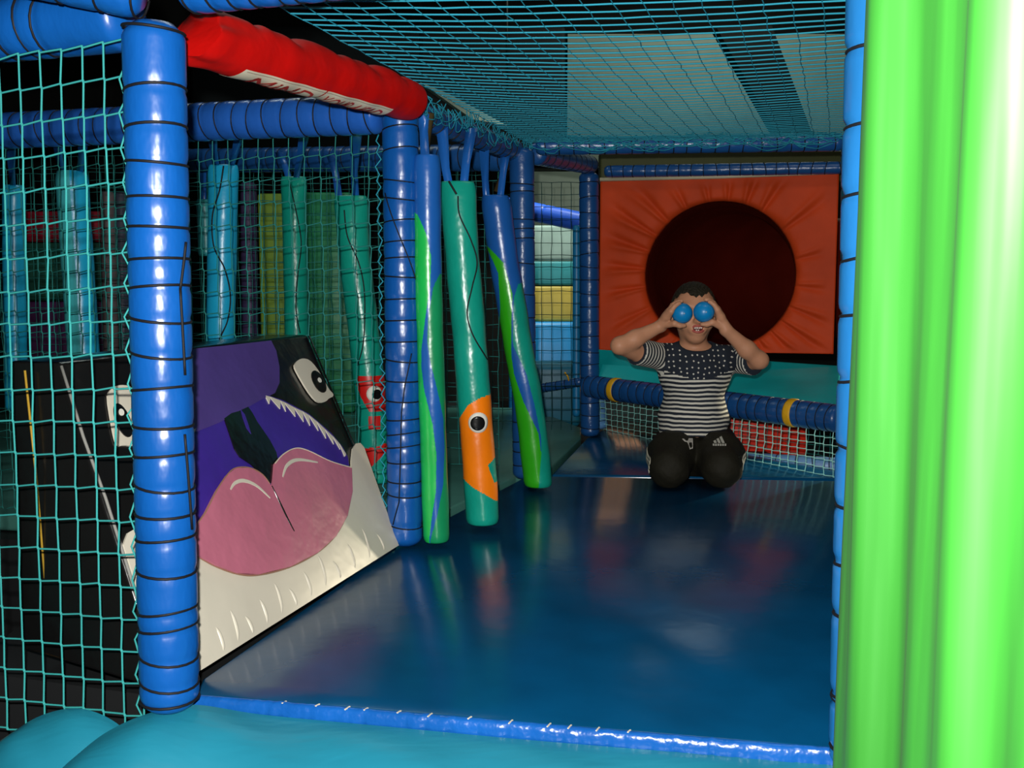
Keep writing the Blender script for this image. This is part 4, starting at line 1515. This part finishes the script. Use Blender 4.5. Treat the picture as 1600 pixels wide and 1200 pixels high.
body.ell(mouth_c + np.array((0, 0.004, 0)), (0.030, 0.014, 0.022), 0.014)
body.ell(mouth_c + np.array((0, -0.012, 0.0)), (0.0185, 0.020, 0.0085), 0.004, True)
# arms
for sh, el, wr in ((shL, elL, wrL), (shR, elR, wrR)):
    m1 = sh * 0.5 + el * 0.5 + np.array((0, 0, -0.006))
    m2 = el * 0.62 + wr * 0.38
    body.chain([sh, m1 + np.array((0, 0, -0.004)), el], [0.036, 0.034, 0.028], 0.02)
    body.chain([el, m2 + np.array((0, 0, -0.002)), wr], [0.0275, 0.0285, 0.0195], 0.016)


def hand(wr, ball, sgn):
    """child's hand closed round a ball: palm behind and outside it, four fingers over the top, thumb beneath"""
    def on(an, dy, rr):
        r = math.sqrt(max(1e-4, (RBALL + rr) ** 2 - dy ** 2))
        return ball + np.array((sgn * math.cos(an) * r, dy, math.sin(an) * r))
    k0 = 0.008
    palm_a = wr + (on(math.radians(-12), 0.0, 0.02) - wr) * 0.35
    body.chain([wr, palm_a], [0.0195, 0.018], 0.012)
    knuck = []
    for i, dy in enumerate((-0.021, -0.007, 0.007, 0.020)):
        kn = on(math.radians(12 - 3 * abs(i - 1)), dy, 0.0115)
        knuck.append(kn)
        body.chain([wr * 0.8 + palm_a * 0.2, palm_a * 0.5 + kn * 0.5, kn], [0.014, 0.0125, 0.0105], 0.008)
    for i, dy in enumerate((-0.021, -0.007, 0.007, 0.020)):
        span = (62, 74, 70, 54)[i]
        a0 = 12 - 3 * abs(i - 1)
        P = [knuck[i], on(math.radians(a0 + span * 0.45), dy * 1.02, 0.0085), on(math.radians(a0 + span * 0.78), dy * 1.0, 0.0075), on(math.radians(a0 + span), dy * 0.95, 0.0066)]
        body.chain(P, [0.0088, 0.0078, 0.0070, 0.0060], 0.0022)
    # thumb: leaves the side of the palm near the wrist, closes under the ball
    tb = wr * 0.62 + on(math.radians(-40), -0.008, 0.014) * 0.38
    P = [tb, on(math.radians(-52), -0.012, 0.0105), on(math.radians(-78), -0.012, 0.009), on(math.radians(-100), -0.010, 0.008)]
    body.chain(P, [0.0135, 0.0105, 0.0092, 0.0074], 0.004)


hand(wrL, balL, -1)
hand(wrR, balR, 1)
bV, bQ = body.mesh(1)
SKIN = mat('skin', (0.56, 0.27, 0.155), 0.5, 0.35, 0.1, 60, (1, 1, 1), 0.05)
SKIN.node_tree.nodes['Principled BSDF'].inputs['Subsurface Weight'].default_value = 0.08
SKIN.node_tree.nodes['Principled BSDF'].inputs['Subsurface Radius'].default_value = (0.01, 0.004, 0.002)
boy = empty('person', Vector(((kneeL[0] + kneeR[0]) / 2, 3.35, 0.0)), 'kneeling boy in a striped navy shirt holding two blue balls over his eyes', 'person')
bo = obj('body', (bV.tolist(), bQ.tolist()), SKIN, boy)

# hair: short crop
hair = Field((hd[0] - 0.11, hd[1] - 0.12, hd[2] - 0.06), (hd[0] + 0.11, hd[1] + 0.13, hd[2] + 0.14), 0.003)
hair.ell(hd + np.array((0, 0.016, 0.029)), (0.0765, 0.091, 0.083), 0.004)
ax_ = [hair.lo[k] + hair.h * np.arange(hair.n[k]) for k in range(3)]
XX, YY, ZZ = ax_[0][:, None, None] - hd[0], ax_[1][None, :, None] - hd[1], ax_[2][None, None, :] - hd[2]
hair.d = hair.d + (0.0016 * np.sin(XX * 420 + YY * 160) * np.sin(ZZ * 300 + YY * 220)).astype(np.float32)
# hairline: forehead high, running down in front of the ears to the nape
line = np.where(YY < -0.01, 0.067 - 0.009 * np.cos(XX * 55) + 0.003 * np.sin(XX * 330) + 0.002 * np.sin(XX * 190 + 1) - np.clip(np.abs(XX) - 0.045, 0, 1) * 1.2, 0.064 - (YY + 0.01) * 1.25)
line = np.maximum(line, -0.052)
hair.d = np.maximum(hair.d, (line - ZZ).astype(np.float32) * 0.8)
hV, hQ = hair.mesh(1)
HAIR = mat('dark_brown_hair', (0.02, 0.016, 0.008), 0.6, 0.3, 0.8, 160, (1, 1, 0.3), 0.3)
obj('hair', (hV.tolist(), hQ.tolist()), HAIR, boy)


def uvsphere(c, r, m=16, n=10):
    V, Fc = [], []
    for i in range(n + 1):
        t = math.pi * i / n
        for k in range(m):
            p = 2 * math.pi * k / m
            V.append((c[0] + r[0] * math.sin(t) * math.cos(p), c[1] + r[1] * math.sin(t) * math.sin(p), c[2] + r[2] * math.cos(t)))
    for i in range(n):
        for k in range(m):
            Fc.append((i * m + k, (i + 1) * m + k, (i + 1) * m + (k + 1) % m, i * m + (k + 1) % m))
    return V, Fc


EYEW = mat('eye_white', (0.7, 0.68, 0.62), 0.2)
IRIS = mat('brown_iris', (0.05, 0.025, 0.012), 0.2)
LIP = mat('lip_skin', (0.45, 0.10, 0.08), 0.4, 0.4, 0.05, 80)
TOOTH = mat('tooth_enamel', (0.85, 0.82, 0.72), 0.2)
MOUTHD = mat('mouth_inside', (0.12, 0.015, 0.015), 0.5)
for sg in (-1, 1):
    c = hd + np.array((sg * 0.029, -0.064, 0.006))
    ew = obj('eye', uvsphere(c, (0.012, 0.012, 0.012)), EYEW, boy)
    obj('iris', uvsphere(c + np.array((0, -0.0095, 0)), (0.0052, 0.003, 0.0052)), IRIS, ew)
mc = mouth_c + np.array((0, -0.012, 0))
loop = []
for k in range(25):
    an = 2 * math.pi * k / 24
    up = 0.0105 if math.sin(an) > 0 else 0.0115
    dipc = 0.0018 * math.exp(-((math.cos(an)) / 0.22) ** 2) if math.sin(an) > 0 else 0
    loop.append((mc[0] + 0.0215 * math.cos(an), mc[1] + 0.0095 * math.cos(an) ** 2 + 0.0015, mc[2] + up * math.sin(an) - dipc))
lipr = [0.0028 + 0.0018 * abs(math.sin(2 * math.pi * k / 24)) for k in range(25)]
obj('lips', sweep(loop, lipr, 8, cap=False), LIP, boy)
obj('mouth_inside', uvsphere(mc + np.array((0, 0.012, 0)), (0.019, 0.006, 0.0095)), MOUTHD, boy)
for i, tx in enumerate((-0.0105, -0.0036, 0.0036, 0.0105)):
    obj('tooth', uvsphere(mc + np.array((tx, 0.003 + abs(tx) * 0.25, 0.0042)), (0.0035, 0.0025, 0.0046), 10, 8), TOOTH, boy)
for tx in (-0.006, 0.001):
    obj('tooth', uvsphere(mc + np.array((tx, 0.005, -0.0062)), (0.003, 0.0022, 0.003), 10, 8), TOOTH, boy)

# shirt
sh_ = Field((0.36, 3.18, 0.10), (0.88, 3.66, 0.56), 0.0034)
sh_.chain([waist + np.array((0, 0, -0.06)), waist, chest], [0.108, 0.104, 0.108], 0.03)
sh_.ell(chest + np.array((0.0, -0.005, 0.0)), (0.128, 0.098, 0.075), 0.03)
sh_.ell(waist + np.array((0.0, -0.005, 0.0)), (0.124, 0.098, 0.1), 0.03)
sh_.chain([shL + np.array((0.012, 0, -0.006)), neck + np.array((0, 0.01, -0.022)), shR + np.array((-0.012, 0, -0.006))], [0.046, 0.058, 0.046], 0.03)
tor_n = sh_
# sleeves
slv = {}
for nm, shd, elb in (('L', shL, elL), ('R', shR, elR)):
    dv_ = (elb - shd)
    Ld = np.linalg.norm(dv_)
    dv_ = dv_ / Ld
    end = shd + dv_ * (0.148 if nm == 'L' else 0.138)
    slv[nm] = (shd, dv_, end)
    sh_.chain([shd + np.array((0, 0, -0.004)), end + dv_ * 0.03 + np.array((0, 0, -0.007))], [0.047, 0.047], 0.018)
X3 = sh_.lo[0] + sh_.h * np.arange(sh_.n[0])
Y3 = sh_.lo[1] + sh_.h * np.arange(sh_.n[1])
Z3 = sh_.lo[2] + sh_.h * np.arange(sh_.n[2])
X3, Y3, Z3 = X3[:, None, None], Y3[None, :, None], Z3[None, None, :]
for nm, (shd, dv_, end) in slv.items():
    plane = (X3 - end[0]) * dv_[0] + (Y3 - end[1]) * dv_[1] + (Z3 - end[2]) * dv_[2]
    near = np.sqrt((X3 - end[0]) ** 2 + (Y3 - end[1]) ** 2 + (Z3 - end[2]) ** 2) < 0.09
    sh_.d = np.where(near, np.maximum(sh_.d, plane), sh_.d).astype(np.float32)
hem = T(1084, 687, 3.36)[2]
# soft folds
sh_.d = sh_.d + (0.0022 * np.sin(Z3 * 95 + X3 * 40 + 2 * np.sin(X3 * 30)) * np.clip((0.30 - Z3) / 0.12, 0, 1)).astype(np.float32)
sh_.d = np.maximum(sh_.d, (hem + 0.012 * np.sin(X3 * 22) - Z3).astype(np.float32))
# neck opening
nk = neck + np.array((0, -0.012, 0.018))
sh_.ell(nk, (0.056, 0.06, 0.036), 0.006, True)
sV, sQ = sh_.mesh(1)


def shader_stripes(name, axis_vec, offset, period, duty, dark, light, wob=0.0):
    m = bpy.data.materials.new(name)
    m.use_nodes = True
    nt = m.node_tree
    b = nt.nodes['Principled BSDF']
    b.inputs['Roughness'].default_value = 0.9
    b.inputs['Specular IOR Level'].default_value = 0.15
    tc = nt.nodes.new('ShaderNodeTexCoord')
    no = nt.nodes.new('ShaderNodeTexNoise')
    no.inputs['Scale'].default_value = 11
    nt.links.new(tc.outputs['Object'], no.inputs['Vector'])
    dp = nt.nodes.new('ShaderNodeVectorMath')
    dp.operation = 'DOT_PRODUCT'
    dp.inputs[1].default_value = axis_vec
    nt.links.new(tc.outputs['Object'], dp.inputs[0])
    ma = nt.nodes.new('ShaderNodeMath')
    ma.operation = 'MULTIPLY_ADD'
    ma.inputs[1].default_value = 1 / period
    ma.inputs[2].default_value = offset
    nt.links.new(dp.outputs['Value'], ma.inputs[0])
    mb = nt.nodes.new('ShaderNodeMath')
    mb.operation = 'MULTIPLY_ADD'
    mb.inputs[1].default_value = wob
    nt.links.new(no.outputs['Fac'], mb.inputs[0])
    nt.links.new(ma.outputs[0], mb.inputs[2])
    fr_ = nt.nodes.new('ShaderNodeMath')
    fr_.operation = 'FRACT'
    nt.links.new(mb.outputs[0], fr_.inputs[0])
    lt = nt.nodes.new('ShaderNodeMath')
    lt.operation = 'LESS_THAN'
    lt.inputs[1].default_value = duty
    nt.links.new(fr_.outputs[0], lt.inputs[0])
    mx = nt.nodes.new('ShaderNodeMix')
    mx.data_type = 'RGBA'
    mx.inputs['A'].default_value = dark
    mx.inputs['B'].default_value = light
    nt.links.new(lt.outputs[0], mx.inputs['Factor'])
    nt.links.new(mx.outputs['Result'], b.inputs['Base Color'])
    return m


def shader_flecks(name, dark, light, scale=52, size=0.185):
    m = bpy.data.materials.new(name)
    m.use_nodes = True
    nt = m.node_tree
    b = nt.nodes['Principled BSDF']
    b.inputs['Roughness'].default_value = 0.9
    b.inputs['Specular IOR Level'].default_value = 0.15
    tc = nt.nodes.new('ShaderNodeTexCoord')
    mp = nt.nodes.new('ShaderNodeMapping')
    mp.inputs['Rotation'].default_value = (math.pi / 2, 0, 0)
    mp.inputs['Scale'].default_value = (1, 1, 1)
    nt.links.new(tc.outputs['Object'], mp.inputs['Vector'])
    v = nt.nodes.new('ShaderNodeTexVoronoi')
    v.voronoi_dimensions = '2D'
    v.distance = 'MANHATTAN'
    v.inputs['Scale'].default_value = scale
    v.inputs['Randomness'].default_value = 0.45
    nt.links.new(mp.outputs[0], v.inputs['Vector'])
    lt = nt.nodes.new('ShaderNodeMath')
    lt.operation = 'LESS_THAN'
    lt.inputs[1].default_value = size
    nt.links.new(v.outputs['Distance'], lt.inputs[0])
    mx = nt.nodes.new('ShaderNodeMix')
    mx.data_type = 'RGBA'
    mx.inputs['A'].default_value = dark
    mx.inputs['B'].default_value = light
    nt.links.new(lt.outputs[0], mx.inputs['Factor'])
    nt.links.new(mx.outputs['Result'], b.inputs['Base Color'])
    return m


NAVY = (0.022, 0.028, 0.04, 1)
CREAM = (0.68, 0.66, 0.58, 1)
STR = shader_stripes('navy_cream_stripes', (0.0, 0.05, 1.0), 0.1, 0.0155, 0.46, NAVY, CREAM, 0.9)
YOKE = shader_flecks('navy_fleck_print', NAVY, CREAM)
def soff(nm):
    shd, dv_, end = slv[nm]
    return 0.42 - float(np.dot(end - np.array(boy.location), dv_)) / 0.0155


SLL = shader_stripes('left_sleeve_stripes', tuple(slv['L'][1]), soff('L'), 0.0155, 0.46, NAVY, CREAM, 0.0)
SLR = shader_stripes('right_sleeve_stripes', tuple(slv['R'][1]), soff('R'), 0.0155, 0.46, NAVY, CREAM, 0.0)
RIB_SHADE = mat('navy_rib_and_shade', NAVY[:3], 0.9, 0.1)  # neck rib, and the shade coloured onto the sleeve ends
fc = sV[sQ].mean(1)
part = np.zeros(len(sQ), int)
xo = (fc[:, 0] - chest[0])
zy = T(1085, 592, 3.33)[2]
yoke_line = zy - 0.002 + 0.03 * np.clip(np.abs(xo) / 0.12, 0, 1) ** 1.5
part[fc[:, 2] > yoke_line] = 1
for q, nm in ((2, 'L'), (3, 'R')):
    shd, dv_, end = slv[nm]
    s = ((fc - shd) @ dv_)
    rad_ = np.linalg.norm(fc - shd - s[:, None] * dv_, axis=1)
    out = (fc[:, 0] < shd[0] - 0.003) if nm == 'L' else (fc[:, 0] > shd[0] + 0.003)
    part[(s > 0.012) & out & (rad_ < 0.075)] = q
fa, fb, fc3 = sV[sQ[:, 0]], sV[sQ[:, 1]], sV[sQ[:, 2]]
fn = np.cross(fb - fa, fc3 - fa)
fn /= np.maximum(np.linalg.norm(fn, axis=1), 1e-12)[:, None]
for nm in ('L', 'R'):                       # sleeve end caps, coloured navy for the shade inside the openings
    shd, dv_, end = slv[nm]
    s = ((fc - end) @ dv_)
    part[(np.abs(s) < 0.006) & (np.abs(fn @ dv_) > 0.8) & (np.linalg.norm(fc - end, axis=1) < 0.075)] = 5
dn = np.linalg.norm((fc - nk) / np.array((0.056, 0.06, 0.036)), axis=1)
part[(dn < 1.22) & (fc[:, 2] > neck[2] - 0.06)] = 4
shirt_root = None
nmz = [('shirt_body', STR, 'navy and cream striped body'), ('shirt_yoke', YOKE, 'navy yoke with small white flecks'), ('sleeve', SLL, 'striped left-hand sleeve'), ('sleeve', SLR, 'striped right-hand sleeve'), ('neck_rib', RIB_SHADE, 'navy neck rib'), ('sleeve_end_shade', RIB_SHADE, 'sleeve end caps coloured navy for the shade inside')]
for k in range(6):
    q = sQ[part == k]
    used, inv = np.unique(q, return_inverse=True)
    o = obj(nmz[k][0], (sV[used].tolist(), inv.reshape(q.shape).tolist()), nmz[k][1], boy, label=nmz[k][2])

for nm, sg in (('sleeve_end_shade', -1),):
    lin = [o for o in boy.children if o.name.startswith('sleeve_end_shade')][0]
    q = sQ[part == 5]
    cx_ = sV[q].mean(1)[:, 0] < chest[0]
    bpy.data.objects.remove(lin)
    for msk in (cx_, ~cx_):
        qq = q[msk]
        used, inv = np.unique(qq, return_inverse=True)
        obj('sleeve_end_shade', (sV[used].tolist(), inv.reshape(qq.shape).tolist()), RIB_SHADE, boy, label='sleeve end cap coloured navy for the shade inside')

# trousers
tr = Field((0.38, 3.02, 0.0), (0.9, 3.76, 0.32), 0.0036)
tr.chain([hipL, hipR], [0.1, 0.1], 0.03)
tr.ell(pelv + np.array((0, 0, -0.02)), (0.14, 0.11, 0.09), 0.03)
for hp, kn, an in ((hipL, kneeL, ankL), (hipR, kneeR, ankR)):
    sg = -1 if hp is hipL else 1
    mid = (hp + kn) / 2 + np.array((sg * 0.014, 0, 0.01))
    tr.chain([hp, mid, kn + np.array((0, 0.0, 0.008))], [0.084, 0.080, 0.0655], 0.024)
    tr.chain([kn + np.array((0, 0.01, -0.002)), (kn + an) / 2 + np.array((0, 0, 0.014)), an + np.array((0, 0.0, 0.004))], [0.062, 0.056, 0.042], 0.02)
xs_ = tr.lo[0] + tr.h * np.arange(tr.n[0])
ys_ = tr.lo[1] + tr.h * np.arange(tr.n[1])
zs_ = tr.lo[2] + tr.h * np.arange(tr.n[2])
xs_, ys_, zs_ = xs_[:, None, None], ys_[None, :, None], zs_[None, None, :]
tr.d = tr.d + (0.002 * np.sin(zs_ * 80 + xs_ * 50) * np.sin(ys_ * 45 + xs_ * 20)).astype(np.float32)
tr.cut((0, 0, 0.006), (0, 0, -1))
tr.cut((0, 0, hem + 0.03), (0, 0, 1))
tV, tQ = tr.mesh(1)
TROU = mat('black_jersey', (0.012, 0.011, 0.006), 0.75, 0.25, 0.4, 40)
tro = obj('trousers', (tV.tolist(), tQ.tolist()), TROU, boy)
# things printed or sewn on the trousers: found on the cloth by a ray
bvt = BVHTree.FromPolygons([Vector(v) for v in tV.tolist()], tQ.tolist())


def on_cloth(px, py, lift=0.0015):
    d = ray(px, py).normalized()
    h = bvt.ray_cast(CAM, d)
    return (h[0] + h[1] * lift) if h[0] is not None else at(px, py, 3.2)


def cloth_poly(name, pts, m, parent, lift=0.0018, label=None):
    P = [on_cloth(x, y, lift) for x, y in pts] + [on_cloth(x, y, -0.001) for x, y in pts]
    n = len(pts)
    Fc = [tuple(range(n)), tuple(range(2 * n - 1, n - 1, -1))] + [((i + 1) % n, i, n + i, n + (i + 1) % n) for i in range(n)]
    return obj(name, (P, Fc), m, parent, smooth=False, label=label)


LOGO = mat('grey_white_print', (0.5, 0.5, 0.44), 0.7)
# three slanting bars of growing height over a short word line
lx, ly = 1124, 692
for i, (x0, hgt) in enumerate(((-8, 4), (-2, 7), (4, 10))):
    cloth_poly('logo_bar', [(lx + x0, ly), (lx + x0 + 4, ly), (lx + x0 + 4 - hgt * 0.45, ly - hgt), (lx + x0 - hgt * 0.45 + 0.6, ly - hgt + 1.5)], LOGO, tro)
for i in range(6):
    cloth_poly('logo_letter', [(lx - 10 + i * 3.6, ly + 4.5), (lx - 7.4 + i * 3.6, ly + 4.5), (lx - 7.4 + i * 3.6, ly + 1.8), (lx - 10 + i * 3.6, ly + 1.8)], LOGO, tro)
cloth_poly('drawstring_tag', [(1066, 686), (1082, 685), (1082, 701), (1078, 702), (1074, 691), (1070, 690)], mat('white_tape', (0.7, 0.68, 0.62), 0.7), tro, label='white drawstring ends')
STW = mat('white_side_stripe', (0.62, 0.6, 0.48), 0.7)


def cloth_strip(p_list, wd):
    """white stripe sewn along the outer leg"""
    V, Fc = [], []
    for i, p in enumerate(p_list):
        h = bvt.find_nearest(Vector(p))
        c, nn = h[0], h[1]
        t = Vector(p_list[min(i + 1, len(p_list) - 1)]) - Vector(p_list[max(i - 1, 0)])
        t.normalize()
        s = nn.cross(t).normalized()
        V += [c + s * wd + nn * 0.0016, c - s * wd + nn * 0.0016, c - s * wd - nn * 0.001, c + s * wd - nn * 0.001]
    for i in range(len(p_list) - 1):
        for k in range(4):
            Fc.append((i * 4 + k, i * 4 + (k + 1) % 4, i * 4 + 4 + (k + 1) % 4, i * 4 + 4 + k))
    return V, Fc


for sg, hp, kn, an in ((-1, hipL, kneeL, ankL), (1, hipR, kneeR, ankR)):
    for dz in (0.022, -0.002, -0.026):
        pl = []
        for f in np.linspace(0, 1, 10):
            p = hp * (1 - f) + kn * f + np.array((sg * (0.13 if f < 0.8 else 0.11), 0.0, dz + 0.01 * f))
            pl.append(tuple(p))
        for f in np.linspace(0.1, 1, 6):
            p = kn * (1 - f) + an * f + np.array((sg * 0.1, 0.0, dz * 0.6 + 0.01))
            pl.append(tuple(p))
        obj('side_stripe', cloth_strip(dens(pl, 3), 0.006), STW, tro, label='white side stripe')

# the two balls he holds
BALLB = mat('blue_ball_plastic', (0.003, 0.25, 0.62), 0.35, 0.5, 0.0, 1, (1, 1, 1), 0.04)
for c, lb in ((balL, 'blue plastic play ball over the boy\'s eye on the left of the photo'), (balR, 'blue plastic play ball over the boy\'s eye on the right of the photo')):
    cc = Vector(c)
    ball = empty('play_ball', cc - Vector((0, 0, RBALL)), lb, 'ball', 'balls held as binoculars')
    obj('ball_shell', uvsphere(c, (RBALL, RBALL, RBALL), 40, 24), BALLB, ball)
    obj('mould_dot', uvsphere(c + np.array((0.001, -RBALL, 0.0)), (0.003, 0.0008, 0.003), 12, 6), mat('pale_dot', (0.25, 0.4, 0.6), 0.4), ball)
